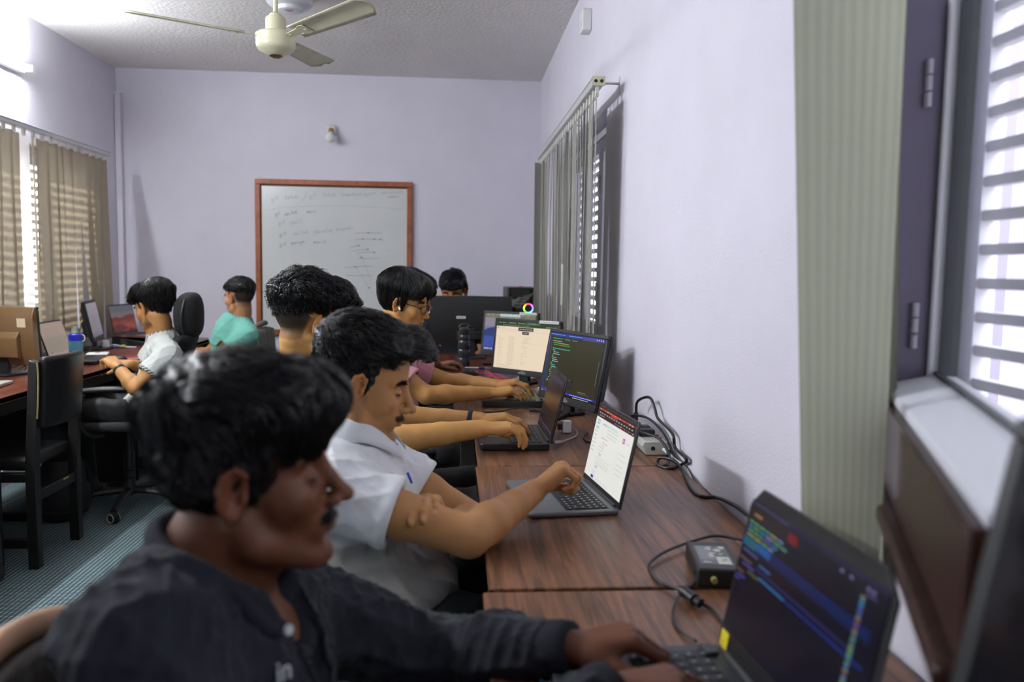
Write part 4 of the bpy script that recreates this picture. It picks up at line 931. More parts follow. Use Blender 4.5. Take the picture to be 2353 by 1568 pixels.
# power strip
t = thing('power_strip', 'white power strip with black plugs and red switches by the wall', 'power strip', (.638, 2.62, ZT), 0)
MB().prism([(-.035, 0), (.034, 0), (.044, .028), (.03, .045), (-.042, .045), (-.05, .03)], -.17, .17, Matrix(((1, 0, 0, 0), (0, 0, 1, 0), (0, 1, 0, 0), (0, 0, 0, 1)))).build('strip_body', mat('aged_white_plastic', S(206, 206, 196), .4), t, .004)
MB().cyl((-.014, -.1695, .022), (-.014, -.172, .022), .0065, 14).build('fuse_hole', M_dark, t)
for i, y in enumerate((-.125, -.085, -.04, .005)):
    MB().lathe([(0, 0), (.007, 0), (.007, .004), (0, .005)], 12, Matrix.Translation((.018, y, .045))).build('switch', mat('red_switch', S(196, 92, 96), .4), t)
for y in (-.085, -.03): MB().box(-.04, y - .02, .045, .008, y + .02, .068).box(-.055, y - .010, .05, -.04, y + .010, .062).build('plug', M_black, t, .004)
MB().cyl((.02, -.17, .02), (.026, -.195, .014), .006, 10).build('cord_grip', M_white, t)
cable('white_power_cord', 'white cord leaving the power strip along the wall', [(.664, 2.425, ZT + .014), (.672, 2.36, ZT + .008), (.676, 2.28, ZT + .005), (.6765, 2.20, ZT - .03), (.6765, 2.15, ZT - .2)], .004, M_wcable)
cable('plug_cable', 'black cable arching over the end of the power strip', [(.583, 2.535, ZT + .055), (.60, 2.49, ZT + .064), (.64, 2.43, ZT + .055), (.655, 2.37, ZT + .018), (.640, 2.33, ZT + .005), (.62, 2.30, ZT + .005)], .0042)
cable('plug_cable', 'black cable running down from the far plug to the wall', [(.62, 2.72, ZT + .08), (.65, 2.62, ZT + .085), (.67, 2.5, ZT + .06), (.675, 2.40, ZT + .02), (.678, 2.30, ZT + .006)], .0042, ends=[((.618, 2.72, ZT + .046), (.62, 2.72, ZT + .08), .009, 'plug_boot')])
# white adapter behind the black laptop
t = thing('white_adapter', 'small white network adapter with grey cable behind the black laptop', 'adapter', at(1300, 995, Z=ZT), math.radians(10))
MB().box(-.017, -.014, .001, .017, .014, .045).build('adapter_body', M_white, t, .004)
MB().box(-.03, -.01, .012, -.017, .01, .034).build('black_plug', M_black, t, .002)
g0 = at(1300, 995, Z=ZT)
cable('grey_cable', 'grey cable from the white adapter to the black laptop', [g0 + Vector((.016, 0, .02)), g0 + Vector((.034, -.03, .012)), g0 + Vector((.02, -.09, .006)), at(1290, 1016, Z=ZT + .006), at(1272, 1018, Z=ZT + .012)], .003, M_gcable, ends=[(at(1288, 1016, Z=ZT + .008), at(1272, 1018, Z=ZT + .012), .006, 'usb_plug')])
cable('power_lead', 'thin black lead arching over the gap behind the black laptop', [zp(1100, 948), zp(1150, 946), zp(1180, 938, ZT + .02), zp(1215, 938, ZT + .022), zp(1250, 948, ZT + .01), zp(1270, 955)], .003)
cable('monitor_cable', 'black cable under the nearest lit monitor', [zp(1305, 935), zp(1322, 945), zp(1335, 940), zp(1352, 940, ZT + .02), zp(1345, 930, ZT + .05)], .003)
cable('monitor_cable', 'black cable coiled on the table right of the monitor foot', [zp(1350, 995), zp(1342, 1004), zp(1348, 1015), zp(1362, 1016), zp(1372, 1008)], .003)
# red cable, white box, mice, pen, bottle
cable('red_cable', 'tangled thin red cable on the table below the cream lit monitor', [zp(1088, 868), zp(1100, 871), zp(1130, 868), zp(1118, 860, ZT + .015), zp(1098, 857, ZT + .02), zp(1103, 851, ZT + .02), zp(1120, 853, ZT + .012), zp(1138, 868), zp(1158, 870), zp(1140, 860, ZT + .012), zp(1128, 858, ZT + .014), zp(1140, 868), zp(1165, 871), zp(1180, 864)], .0022, mat('red_cord', S(206, 20, 34), .4))
t = thing('white_router', 'slim white device with a green light under the cream lit monitor', 'device', at(1205, 874, Z=ZT), math.radians(-25))
MB().box(-.045, -.07, 0, .045, .07, .014).build('device_case', M_white, t, .003)
MB().box(-.046, .0, .006, -.0452, .006, .009).build('status_light', mat('green_led', (0, .1, 0), .4, emit=(.1, 1, .2), es=3), t)
def mouse(label, p, rz, m=M_black, extra=None):
    t = thing('computer_mouse', label, 'mouse', p, rz)
    def fn(u, v):
        a = u * 2 * PI; r = math.sin(v * PI / 2); zz = math.cos(v * PI / 2)
        return Vector((.055 * r * math.cos(a) * (1 - .05 * math.sin(a) ** 2), .031 * r * math.sin(a) * (1 - .12 * math.cos(a)), .035 * zz ** .7 * (1 + .25 * r * -math.cos(a)) + .001))
    MB().grid(fn, 20, 8).build('mouse_shell', m, t, smooth='all')
    MB().cyl((.02, -.004, .028), (.02, .004, .028), .006, 10).build('scroll_wheel', extra or M_dark, t, smooth=True)
    return t
ms = mouse('black computer mouse with a glowing pink panel beside the black bottle', at(1052, 842, Z=ZT), math.radians(10), extra=mat('pink_wheel', S(240, 110, 170), .4, emit=S(255, 90, 160), es=.8))
MB().grid(lambda u, v: Vector((-.035 + .05 * u, -.018 + .036 * v, .0345 - .004 * (2 * v - 1) ** 2 - .10 * (u - .3) ** 2 * .05)), 5, 5).build('glow_panel', mat('pink_glow', S(250, 190, 210), .4, emit=S(255, 120, 170), es=.7), ms, smooth='all')
mouse('black computer mouse under the far hand of the man in pink', at(1078, 866, Z=ZT), math.radians(20))
mouse('black computer mouse under the far hand of the man in white', at(271, 832, Z=ZT), math.radians(180))
t = thing('pen', 'white ballpoint pen with a purple grip on the back desk', 'pen', at(1098, 846, Z=ZT + .006), math.radians(-2))
e = MB().cyl((-.075, 0, 0), (.03, 0, 0), .006, 10); e.build('pen_barrel', M_white, t, smooth=True)
MB().cyl((.005, 0, 0), (.04, 0, 0), .0068, 10).build('pen_grip', mat('purple_grip', S(66, 50, 140), .4), t, smooth=True)
MB().cyl((.04, 0, 0), (.075, 0, 0), .006, 10, .0015).build('pen_tip', mat('pen_grey', S(180, 186, 190), .4), t, smooth=True)
t = thing('water_bottle', 'tall smoky black water bottle with a flip lid on the back desk', 'bottle', (.06, 4.72, ZT))
MB().lathe([(0, 0), (.031, 0), (.034, .006), (.034, .05), (.031, .055), (.034, .06), (.034, .10), (.031, .105), (.034, .11), (.034, .15), (.031, .157), (.034, .165), (.034, .175), (.030, .19), (0, .19)], 32).build('bottle_body', mat('smoky_plastic', (.03, .03, .035), .12, coat=.5), t, smooth=True)
MB().lathe([(0, .19), (.029, .19), (.031, .195), (.031, .222), (.022, .232), (0, .234)], 28).build('bottle_cap', M_black, t, smooth=True)
MB().tube([(-.028, 0, .228), (-.02, 0, .245), (.005, 0, .252), (.03, 0, .246)], [.006, .007, .007, .005], 8).build('carry_loop', M_black, t, smooth=True)
MB().tube([(.02, 0, .228), (.024, 0, .24), (.03, 0, .246)], .006, 8).build('spout', M_black, t, smooth=True)
# pc tower with lit fan and plastic film
t = thing('computer_tower', 'black desktop computer tower with a rainbow lit fan and plastic film', 'computer', (.465, 5.62, ZT))
MB().box(-.105, -.02, 0, .115, .36, .45).build('tower_case', M_black, t, .004)
MB().box(-.085, -.0225, .012, .112, -.02, .44).build('front_glass', mat('tower_glass', (.006, .006, .007), .08, coat=.5), t)
MB().box(-.104, -.03, .45, .09, .20, .456).build('top_panel', mat('tower_top', S(120, 120, 124), .4), t)
MB().box(-.02, -.03, .456, .01, .0, .461).build('power_button', mat('red_button', S(180, 40, 60), .4), t, .001)
MB().box(-.108, -.03, .02, -.085, -.0, .45).build('side_trim', mat('tower_trim', S(88, 88, 88), .35), t, .003)
ring_cols = [(255, 40, 60), (255, 120, 30), (240, 220, 40), (90, 230, 60), (40, 220, 110), (60, 220, 200), (110, 130, 255), (120, 70, 255), (170, 80, 240), (230, 60, 160), (255, 40, 90), (255, 60, 40)]
rc_ = (.05, -.024, .308)
MB().lathe([(0, 0), (.026, 0), (.026, .004), (0, .004)], 24, Matrix.Translation(rc_) @ R90).build('fan_hub', M_dark, t)
for i, c_ in enumerate([(255, 40, 90), (170, 80, 255), (110, 90, 255), (100, 110, 255), (90, 170, 255), (60, 220, 210), (40, 230, 120), (60, 230, 60), (120, 230, 50), (220, 220, 40), (255, 130, 30), (255, 50, 50)]):
    pts = [(rc_[0] + .031 * math.cos(a), rc_[1] - .002, rc_[2] + .031 * math.sin(a)) for a in np.linspace(PI / 2 - i * PI / 6, PI / 2 - (i + 1) * PI / 6, 4)]
    MB().tube(pts, .0042, 6, smooth=False).build('light_segment', mat('rgb_%d' % i, (0, 0, 0), .4, emit=S(*c_), es=3.2), t)
def film(u, v):
    # plastic sheet peeling off the front glass
    a = Vector((.10, -.024, .425)); b = Vector((-.10, -.055, .352)); c_ = Vector((-.03, -.06, .296))
    p = a.lerp(b.lerp(c_, v), u); w = .012 * u
    return p + Vector((0, -.02 * math.sin(u * PI) + w * math.sin(v * 17 + u * 23), w * math.cos(u * 31 + v * 9)))
MB().grid(film, 20, 14).build('plastic_film', mat('clear_film', (.75, .77, .78), .12, trans=.75, ior=1.1, alpha=.75), t, smooth=False)
# things on the left desk
t = thing('water_bottle', 'clear blue water bottle with a blue collar and grey-green cap on the left desk', 'bottle', (-2.085, 4.62, ZT))
M_blue_cl = mat('clear_blue_plastic', S(120, 190, 220), .08, trans=.6, ior=1.15)
MB().lathe([(0, 0), (.030, 0), (.035, .008), (.036, .10), (.036, .138), (.034, .145), (0, .145)], 28).build('bottle_body', M_blue_cl, t, smooth=True)
MB().lathe([(0, .145), (.036, .145), (.036, .178), (.03, .184), (0, .184)], 28).build('blue_collar', mat('royal_blue', S(34, 44, 170), .35), t, smooth=True)
MB().lathe([(0, .184), (.021, .184), (.022, .190), (.018, .196), (.018, .214), (.016, .222), (0, .222)], 24).build('bottle_cap', mat('sage_cap', S(128, 134, 116), .4), t, smooth=True)
MB().tube([(.03, 0, .18), (.045, .005, .17), (.046, .005, .15), (.036, 0, .14)], .003, 6).build('strap_loop', M_white, t, smooth=True)
t = thing('power_strip', 'white extension socket beside the keyboard on the left desk', 'power strip', at(225, 822, Z=ZT), math.radians(15))
MB().box(-.06, -.05, 0, .06, .05, .03).build('strip_body', M_white, t, .006)
for yy in (-.02, .02): MB().lathe([(0, 0), (.014, 0), (.014, .001), (0, .001)], 14, Matrix.Translation((0, yy, .0302))).build('socket', mat('socket_grey', S(170, 170, 166), .5), t)
t = thing('white_charger', 'white charger block standing among cables on the left desk', 'charger', at(243, 801, Z=ZT), math.radians(30))
MB().box(-.02, -.02, 0, .02, .02, .055).build('charger_body', M_white, t, .004)
t = thing('network_switch', 'low dark box beside the pale page laptop on the left desk', 'device', at(94, 822, Z=ZT), math.radians(8))
MB().box(-.05, -.09, 0, .05, .09, .022).build('device_case', mat('brown_black_case', S(40, 30, 24), .4), t, .003)
t = thing('red_notebook', 'thin red notebook at the far end of the left desk', 'book', at(308, 822, Z=ZT), math.radians(20))
MB().box(-.10, -.07, 0, .10, .07, .007).build('cover', mat('red_cover', S(140, 30, 40), .5), t, .001); MB().box(-.097, -.072, .001, .101, .066, .006).build('pages', mat('paper', S(220, 214, 204), .8), t)
for i, pts in enumerate(([(2, 800, .14), (18, 796, .135), (30, 795, .13)], [(0, 820, .06), (25, 814, .085), (48, 812, .10)], [(0, 862, .004), (20, 852, .004), (28, 842, .02), (14, 838, .03)], [(30, 845, .004), (52, 838, .03), (60, 848, .004), (40, 852, .004), (56, 842, .02)], [(110, 815, .004), (120, 806, .03), (128, 800, .05)], [(196, 812, .01), (212, 800, .03), (228, 795, .02), (240, 782, .04)])):
    cable('desk_cable', ('black lead plugged into the back of the tan monitor', 'thin black lead crossing in front of the tan monitor stand', 'black lead lying at the left edge of the desk', 'tangle of black leads under the tan monitor', 'black lead behind the pale page laptop', 'black lead hanging from the edge-on monitor')[i], [at(x, y, Z=ZT + z) for x, y, z in pts], .004 if i < 1 else .0028)
t = thing('cable_bundle', 'bundle of pale cables with clips near the back left laptop', 'cable', at(272, 800, Z=ZT))
MB().tube([(-.1, 0, .006), (-.03, .01, .02), (.05, -.01, .008), (.12, .0, .006)], .005, 8).build('cord', M_wcable, t, smooth='all')
MB().tube([(-.08, .02, .006), (.0, .0, .012), (.09, .02, .006)], .004, 8).build('cord', mat('blue_cord', S(90, 130, 190), .4), t, smooth='all')
MB().cyl((.03, -.02, .014), (.05, -.012, .014), .011, 10).build('clip', mat('yellow_green_clip', S(190, 180, 110), .4), t)
# phone under the nearest hands
t = thing('mobile_phone', 'black phone with a teal edge lying by the nearest laptop', 'phone', at(1300, 1575, Z=ZT), math.radians(8))
MB().box(-.04, -.075, 0, .04, .075, .009).build('phone_body', M_black, t, .004)
MB().box(-.036, -.071, .009, .036, .071, .0094).build('teal_rim', mat('teal_case', S(20, 110, 140), .4), t, .0002); MB().box(-.033, -.066, .0095, .033, .066, .0098).build('screen', M_screen, t)
t = thing('orange_pouch', 'small orange pouch under the large black monitor', 'pouch', at(1034, 806, Z=ZT), .4)
MB().prism([(-.03, 0), (.035, 0), (.03, .03), (-.005, .05), (-.03, .02)], -.02, .02, Matrix(((1, 0, 0, 0), (0, 0, 1, 0), (0, 1, 0, 0), (0, 0, 0, 1)))).build('pouch_body', mat('orange_fabric', S(200, 84, 30), .8), t, .006)
# ================================================================== figure modelling: one continuous surface from blended volumes
V3 = lambda *a: np.array(a, float)
def nrm(v): v = np.asarray(v, float); return v / (np.linalg.norm(v) + 1e-12)
def rotm(yaw=0, pitch=0, roll=0):
    """head frame: x forward, y left, z up; pitch>0 looks down, roll>0 tilts the right ear down"""
    return np.array((Matrix.Rotation(yaw, 3, 'Z') @ Matrix.Rotation(pitch, 3, 'Y') @ Matrix.Rotation(roll, 3, 'X')))
class Field:
    def __init__(s, lo, hi, h):
        s.lo = np.asarray(lo, float); s.h = h; s.n = np.ceil((np.asarray(hi) - s.lo) / h).astype(int) + 1
        s.F = np.full(s.n, .06, np.float32)
    def _reg(s, a, b, m):
        i0 = np.clip(np.floor((a - m - s.lo) / s.h).astype(int), 0, s.n); i1 = np.clip(np.ceil((b + m - s.lo) / s.h).astype(int) + 1, 0, s.n)
        if np.any(i1 <= i0): return None
        ax = [(s.lo[k] + s.h * np.arange(i0[k], i1[k])).astype(np.float32) for k in range(3)]
        return tuple(slice(i0[k], i1[k]) for k in range(3)), (ax[0][:, None, None], ax[1][None, :, None], ax[2][None, None, :])
    def _op(s, sl, d, k, sub):
        f = s.F[sl]
        if sub: f, d = -f, d
        if k > 0:
            hh = np.maximum(k - np.abs(f - d), 0) / k; r = np.minimum(f, d) - hh * hh * k * .25
        else: r = np.minimum(f, d)
        s.F[sl] = -r if sub else r
    def cone(s, a, b, ra, rb, k=.01, sub=False):
        a, b = np.asarray(a, float), np.asarray(b, float); m = max(ra, rb) + k + 3 * s.h
        g = s._reg(np.minimum(a, b), np.maximum(a, b), m)
        if g is None: return s
        sl, (x, y, z) = g; d = b - a; L = d @ d + 1e-12
        t = np.clip(((x - a[0]) * d[0] + (y - a[1]) * d[1] + (z - a[2]) * d[2]) / L, 0, 1)
        q = np.sqrt((x - a[0] - t * d[0]) ** 2 + (y - a[1] - t * d[1]) ** 2 + (z - a[2] - t * d[2]) ** 2) - (ra + (rb - ra) * t)
        s._op(sl, q.astype(np.float32), k, sub); return s
    def chain(s, pts, rs, k=.01, kin=None, sub=False):
        for i in range(len(pts) - 1): s.cone(pts[i], pts[i + 1], rs[i], rs[i + 1], k if i == 0 or kin is None else kin, sub)
        return s
    def ell(s, c, r, R=None, k=.01, sub=False):
        c = np.asarray(c, float); r = np.asarray(r, float); R = np.eye(3) if R is None else np.asarray(R)
        e = np.sqrt(((R * r) ** 2).sum(1)) + k + 3 * s.h
        g = s._reg(c - e, c + e, 0)
        if g is None: return s
        sl, (x, y, z) = g; p = [(x - c[0]) * R[0, i] + (y - c[1]) * R[1, i] + (z - c[2]) * R[2, i] for i in range(3)]
        k0 = np.sqrt(sum((p[i] / r[i]) ** 2 for i in range(3))); k1 = np.sqrt(sum((p[i] / r[i] ** 2) ** 2 for i in range(3))) + 1e-9
        s._op(sl, (k0 * (k0 - 1) / k1).astype(np.float32), k, sub); return s
    def rbox(s, c, hf, R, rad, k=.01, sub=False):
        c = np.asarray(c, float); hf = np.asarray(hf, float); R = np.asarray(R); e = np.abs(R) @ hf + rad + k + 3 * s.h
        g = s._reg(c - e, c + e, 0)
        if g is None: return s
        sl, (x, y, z) = g; p = [np.abs((x - c[0]) * R[0, i] + (y - c[1]) * R[1, i] + (z - c[2]) * R[2, i]) - hf[i] + rad for i in range(3)]
        o = np.sqrt(sum(np.maximum(q, 0) ** 2 for q in p)) + np.minimum(np.maximum(np.maximum(p[0], p[1]), p[2]), 0) - rad
        s._op(sl, o.astype(np.float32), k, sub); return s
    def cut(s, pt, n, k=.004):
        """remove everything on the side n points to"""
        pt = np.asarray(pt, float); n = nrm(n)
        ax = [(s.lo[i] + s.h * np.arange(s.n[i])).astype(np.float32) for i in range(3)]
        d = (ax[0] - pt[0])[:, None, None] * n[0] + (ax[1] - pt[1])[None, :, None] * n[1] + (ax[2] - pt[2])[None, None, :] * n[2]
        s.F = np.maximum(s.F, d.astype(np.float32)); return s
    def mesh(s):
        F = s.F; ins = F < 0; n = np.array(F.shape)
        c = np.zeros(n - 1, np.uint8)
        for i in (0, 1):
            for j in (0, 1):
                for k in (0, 1): c += ins[i:n[0] - 1 + i, j:n[1] - 1 + j, k:n[2] - 1 + k]
        act = np.argwhere((c > 0) & (c < 8)); del c
        N = len(act); idx = np.full(n - 1, -1, np.int32); idx[act[:, 0], act[:, 1], act[:, 2]] = np.arange(N)
        cor = np.array([(i, j, k) for i in (0, 1) for j in (0, 1) for k in (0, 1)])
        val = np.stack([F[act[:, 0] + o[0], act[:, 1] + o[1], act[:, 2] + o[2]] for o in cor], 1)
        acc = np.zeros((N, 3)); cnt = np.zeros(N)
        for a in range(8):
            for b in range(a + 1, 8):
                if np.abs(cor[a] - cor[b]).sum() != 1: continue
                fa, fb = val[:, a], val[:, b]; m = (fa < 0) != (fb < 0); t = np.where(m, fa / np.where(m, fa - fb, 1), 0)
                acc += m[:, None] * (cor[a] + t[:, None] * (cor[b] - cor[a])); cnt += m
        V = s.lo + s.h * (act + acc / cnt[:, None])
        Q = []
        for ax in range(3):
            o = [1, 1, 1]; o[ax] = 0; sl0 = tuple(slice(o[i], n[i] - 1) if i != ax else slice(0, n[i] - 1) for i in range(3)); sl1 = tuple(slice(o[i], n[i] - 1) if i != ax else slice(1, n[i]) for i in range(3))
            A, B = ins[sl0], ins[sl1]; e = np.argwhere(A != B)
            if not len(e): continue
            sgn = A[e[:, 0], e[:, 1], e[:, 2]]; e = e + np.array(o)
            u, v = [(1, 2), (2, 0), (0, 1)][ax]; du = np.zeros(3, int); du[u] = 1; dv = np.zeros(3, int); dv[v] = 1
            q = np.stack([idx[tuple((e - du - dv).T)], idx[tuple((e - dv).T)], idx[tuple(e.T)], idx[tuple((e - du).T)]], 1)
            q[~sgn] = q[~sgn][:, ::-1]; Q.append(q)
        Q = np.concatenate(Q); Q = Q[(Q >= 0).all(1)]
        return V, Q
def vnormals(V, Q):
    n = np.cross(V[Q[:, 2]] - V[Q[:, 0]], V[Q[:, 3]] - V[Q[:, 1]]); o = np.zeros_like(V)
    for i in range(4): np.add.at(o, Q[:, i], n)
    return o / (np.linalg.norm(o, axis=1)[:, None] + 1e-12)
def relax(V, Q, it=1, f=.5):
    for _ in range(it):
        a = np.zeros_like(V); c = np.zeros(len(V))
        for i in range(4):
            j = (i + 1) % 4; np.add.at(a, Q[:, i], V[Q[:, j]]); np.add.at(a, Q[:, j], V[Q[:, i]]); np.add.at(c, Q[:, i], 1); np.add.at(c, Q[:, j], 1)
        V = V + f * (a / np.maximum(c, 1)[:, None] - V)
    return V
def mesh_obj(name, V, Q, m, parent=None, col=None, smooth=True):
    me = bpy.data.meshes.new(name); V = np.asarray(V, np.float32); Q = np.asarray(Q, np.int32); k = Q.shape[1]
    me.vertices.add(len(V)); me.vertices.foreach_set('co', V.ravel()); me.loops.add(Q.size); me.loops.foreach_set('vertex_index', Q.ravel())
    me.polygons.add(len(Q)); me.polygons.foreach_set('loop_start', np.arange(0, Q.size, k, dtype=np.int32)); me.polygons.foreach_set('use_smooth', np.full(len(Q), smooth))
    me.update(); me.validate()
    if col is not None:
        a = me.color_attributes.new('Col', 'FLOAT_COLOR', 'POINT'); a.data.foreach_set('color', np.concatenate([col, np.ones((len(col), 1))], 1).astype(np.float32).ravel())
    me.materials.append(m); o = bpy.data.objects.new(name, me); COL.objects.link(o)
    if parent: o.parent = parent; o.matrix_parent_inverse = mat_of(parent).inverted()
    return o
def attr_mat(name, rough, bump=None, sss=0, spec=.5, vary=None, sheen=0):
    m = mat(name, (.5, .5, .5), rough, bump=bump, spec=spec, sheen=sheen); N, L, P = nodes(m)
    a = N.new('ShaderNodeVertexColor'); a.layer_name = 'Col'; src = a.outputs[0]
    if vary:
        tc = N.new('ShaderNodeTexCoord'); n = N.new('ShaderNodeTexNoise'); n.inputs['Scale'].default_value = vary[0]; n.inputs['Detail'].default_value = 5; L.new(tc.outputs['Object'], n.inputs['Vector'])
        r = N.new('ShaderNodeMapRange'); r.inputs[1].default_value = .3; r.inputs[2].default_value = .7; r.inputs[3].default_value = 1 - vary[1]; r.inputs[4].default_value = 1 + vary[1]; L.new(n.outputs[0], r.inputs[0])
        x = N.new('ShaderNodeVectorMath'); x.operation = 'SCALE'; L.new(src, x.inputs[0]); L.new(r.outputs[0], x.inputs['Scale']); src = x.outputs[0]
    L.new(src, P.inputs['Base Color'])
    if sss: P.inputs['Subsurface Weight'].default_value = sss; P.inputs['Subsurface Radius'].default_value = (.012, .005, .003); P.inputs['Subsurface Scale'].default_value = .6
    return m
M_skin = attr_mat('skin', .52, spec=.35, bump=(420, .18, .0015), sss=.10, vary=(26, .07))
M_eye = mat('eye_white', (.62, .58, .54), .15); M_iris = mat('dark_iris', (.02, .012, .008), .08)
def hairmat(name, col, rough=.32):
    m = mat(name, col, rough, spec=.42); N, L, P = nodes(m)
    tc = N.new('ShaderNodeTexCoord'); n = N.new('ShaderNodeTexNoise'); n.inputs['Scale'].default_value = 160; L.new(tc.outputs['Object'], n.inputs['Vector'])
    b = N.new('ShaderNodeBump'); b.inputs['Strength'].default_value = .5; b.inputs['Distance'].default_value = .002; L.new(n.outputs[0], b.inputs['Height']); L.new(b.outputs[0], P.inputs['Normal'])
    return m
M_hair = hairmat('black_hair', (.0045, .0042, .0045), .34)
# ---- head ---------------------------------------------------------------
ZB = (np.array([-.12, -.06, -.035, -.022, -.012, .008, .016, .026, .036, .055, .085]), np.array([-.050, -.055, -.045, .005, .024, .018, -.006, -.002, .052, .068, .082]))
def skull(x, y, z):
    k = lambda c, r: (lambda k0, k1: k0 * (k0 - 1) / (k1 + 1e-9))(np.sqrt(((x - c[0]) / r[0]) ** 2 + ((y - c[1]) / r[1]) ** 2 + ((z - c[2]) / r[2]) ** 2), np.sqrt(((x - c[0]) / r[0] ** 2) ** 2 + ((y - c[1]) / r[1] ** 2) ** 2 + ((z - c[2]) / r[2] ** 2) ** 2))
    return np.minimum(k((-.014, 0, .042), (.092, .075, .086)), k((.035, 0, .048), (.052, .062, .058)))
def head_vol(f, p, R, s=1.0, o={}):
    T = lambda *a: p + R @ (V3(*a) * s)
    E = lambda c, r, k=.012, rot=None, sub=False: f.ell(T(*c), V3(*r) * s, R if rot is None else R @ rot, k * s, sub)
    K = lambda a, b, ra, rb, k=.012, sub=False: f.cone(T(*a), T(*b), ra * s, rb * s, k * s, sub)
    nl, jw, ch = o.get('nose', 1), o.get('jaw', 1), o.get('chin', 0)
    E((-.014, 0, .042), (.092, .075, .086)); E((.035, 0, .048), (.052, .062, .058), .02)
    E((.040, 0, -.020), (.050, .056, .072), .02)
    for y in (-1, 1):
        K((-.002, y * .054 * jw, -.040), (.012, y * .050 * jw, -.068), .016, .015, .02); K((.012, y * .050 * jw, -.068), (.068, y * .018, -.098 - ch), .015, .014, .02)
        E((.056, y * .042, -.018), (.026, .022, .022), .02)                       # cheek bone
        K((.078, y * .012, .029), (.066, y * .046, .028), .010, .009, .012)       # brow
        E((.091, y * .032, .008), (.023, .020, .0155), .012, sub=True)              # eye socket
        E((.0715, y * .0315, .006), (.0148, .0160, .0140), .005)                   # lids over the eyeball
    E((.030, 0, -.085 - ch), (.048, .034, .020), .02)                             # under-jaw
    E((.078, 0, -.098 - ch), (.016, .020, .015), .014)                            # chin
    E((.074, 0, -.058), (.022, .032, .026), .014)                                 # muzzle
    K((.083, 0, .024), (.100 + .006 * nl, 0, -.020), .0075, .0095, .012)
    E((.103 + .008 * nl, 0, -.027), (.0115, .0115, .0100), .008)
    for y in (-1, 1):
        E((.095 + .003 * nl, y * .0125, -.031), (.0115, .0078, .0080), .005)
        E((.098, y * .0070, -.0390), (.0055, .0035, .0035), .002, sub=True)
    E((.0935, 0, -.0530), (.0075, .0220, .0052), .005); E((.0925, 0, -.0640), (.0075, .0185, .0060), .005)
    E((.1010, 0, -.0583), (.0080, .0200, .0018), .003, sub=True)
    E((.0900, 0, -.0760), (.0080, .016, .006), .008, sub=True)
    for y in (-1, 1):                                                             # ears
        A = Matrix.Rotation(-y * .42, 3, 'Z') @ Matrix.Rotation(.18, 3, 'Y'); A = np.array(A)
        e = lambda a, b, c: T(*(V3(-.004, y * .077, .002) + A @ V3(a, b * y, c)))
        f.ell(e(0, .002, 0), V3(.018, .0055, .031) * s, R @ A, .005 * s)
        pts = [e(.013, .002, .008), e(.011, .006, .024), e(-.002, .008, .031), e(-.014, .009, .022), e(-.018, .009, .004), e(-.013, .007, -.014), e(-.002, .005, -.026)]
        f.chain(pts, [.0035 * s] * 6 + [.004 * s], .004 * s)
        f.ell(e(.003, .010, .003), V3(.0110, .0105, .0175) * s, R @ A, .004 * s, True)
        f.ell(e(.002, .003, -.027), V3(.008, .005, .0085) * s, R @ A, .005 * s)
        f.ell(e(.012, .004, -.004), V3(.004, .005, .006) * s, R @ A, .004 * s)
        f.cone(e(-.009, .008, .018), e(-.008, .008, -.008), .0026 * s, .0026 * s, .004 * s)
def head_local(V, p, R, s): return ((V - p) @ R) / s
def mix(c, d, w): return c * (1 - w[:, None]) + np.asarray(d) * w[:, None]
def sstep(a, b, x): t = np.clip((x - a) / (b - a), 0, 1); return t * t * (3 - 2 * t)
def skin_col(V, p, R, s, base, o={}):
    b = np.asarray(base); c = np.tile(b, (len(V), 1)); q = head_local(V, p, R, s); x, y, z = q.T; ay = np.abs(y); hd = (z > -.13) & (np.abs(x) < .16) & (ay < .1)
    hair = np.array([.012, .010, .009])
    lip = sstep(.0085, .005, np.abs(z + .0585)) * sstep(.024, .017, ay) * sstep(.084, .088, x)
    c = mix(c, b * V3(.62, .42, .42), lip * .75 * hd)
    c = mix(c, b * .12, sstep(.0022, .0009, np.abs(z + .0583)) * sstep(.022, .018, ay) * (x > .085) * hd * .8)
    br = sstep(.0065, .0035, np.abs(z - .0300 + .35 * np.maximum(ay - .034, 0) - .05 * (ay - .012))) * sstep(.011, .016, ay) * sstep(.053, .046, ay) * (x > .05)
    c = mix(c, hair, br * o.get('brow', .85) * hd)
    if o.get('mous'): c = mix(c, hair, sstep(.0062, .0032, np.abs(z + .0465 + .25 * np.maximum(ay - .012, 0))) * sstep(.031, .024, ay) * (x > .07) * o['mous'] * hd)
    if o.get('beard'):
        w = np.maximum(sstep(-.060, -.078, z) * (x > .0), sstep(.03, .015, x) * sstep(-.006, -.02, z) * (x > -.004)) * sstep(-.115, -.10, z); w = np.maximum(w, sstep(-.064, -.072, z) * (x > .07) * (ay < .018))
        c = mix(c, hair, w * o['beard'] * hd)
    ear = (ay > .073) & (np.abs(x) < .03) & (np.abs(z) < .045); c = mix(c, b * V3(1.02, .80, .74), ear * .6)
    eye = sstep(.0034, .0018, np.abs(z - .0035 + .12 * (ay - .0315) - 12 * (ay - .0315) ** 2)) * sstep(.0165, .0135, np.abs(ay - .0315)) * (x > .06)
    c = mix(c, hair, eye * .9 * hd)
    if o.get('fade'):
        d = z - np.interp(x, *ZB); w = sstep(-.004, .006, d); g = o.get('fg', .35) + (1 - o.get('fg', .35)) * sstep(.0, o['fade'], d); c = mix(c, hair, w * g * .95 * (x < .07) * hd * ~ear)
    return c
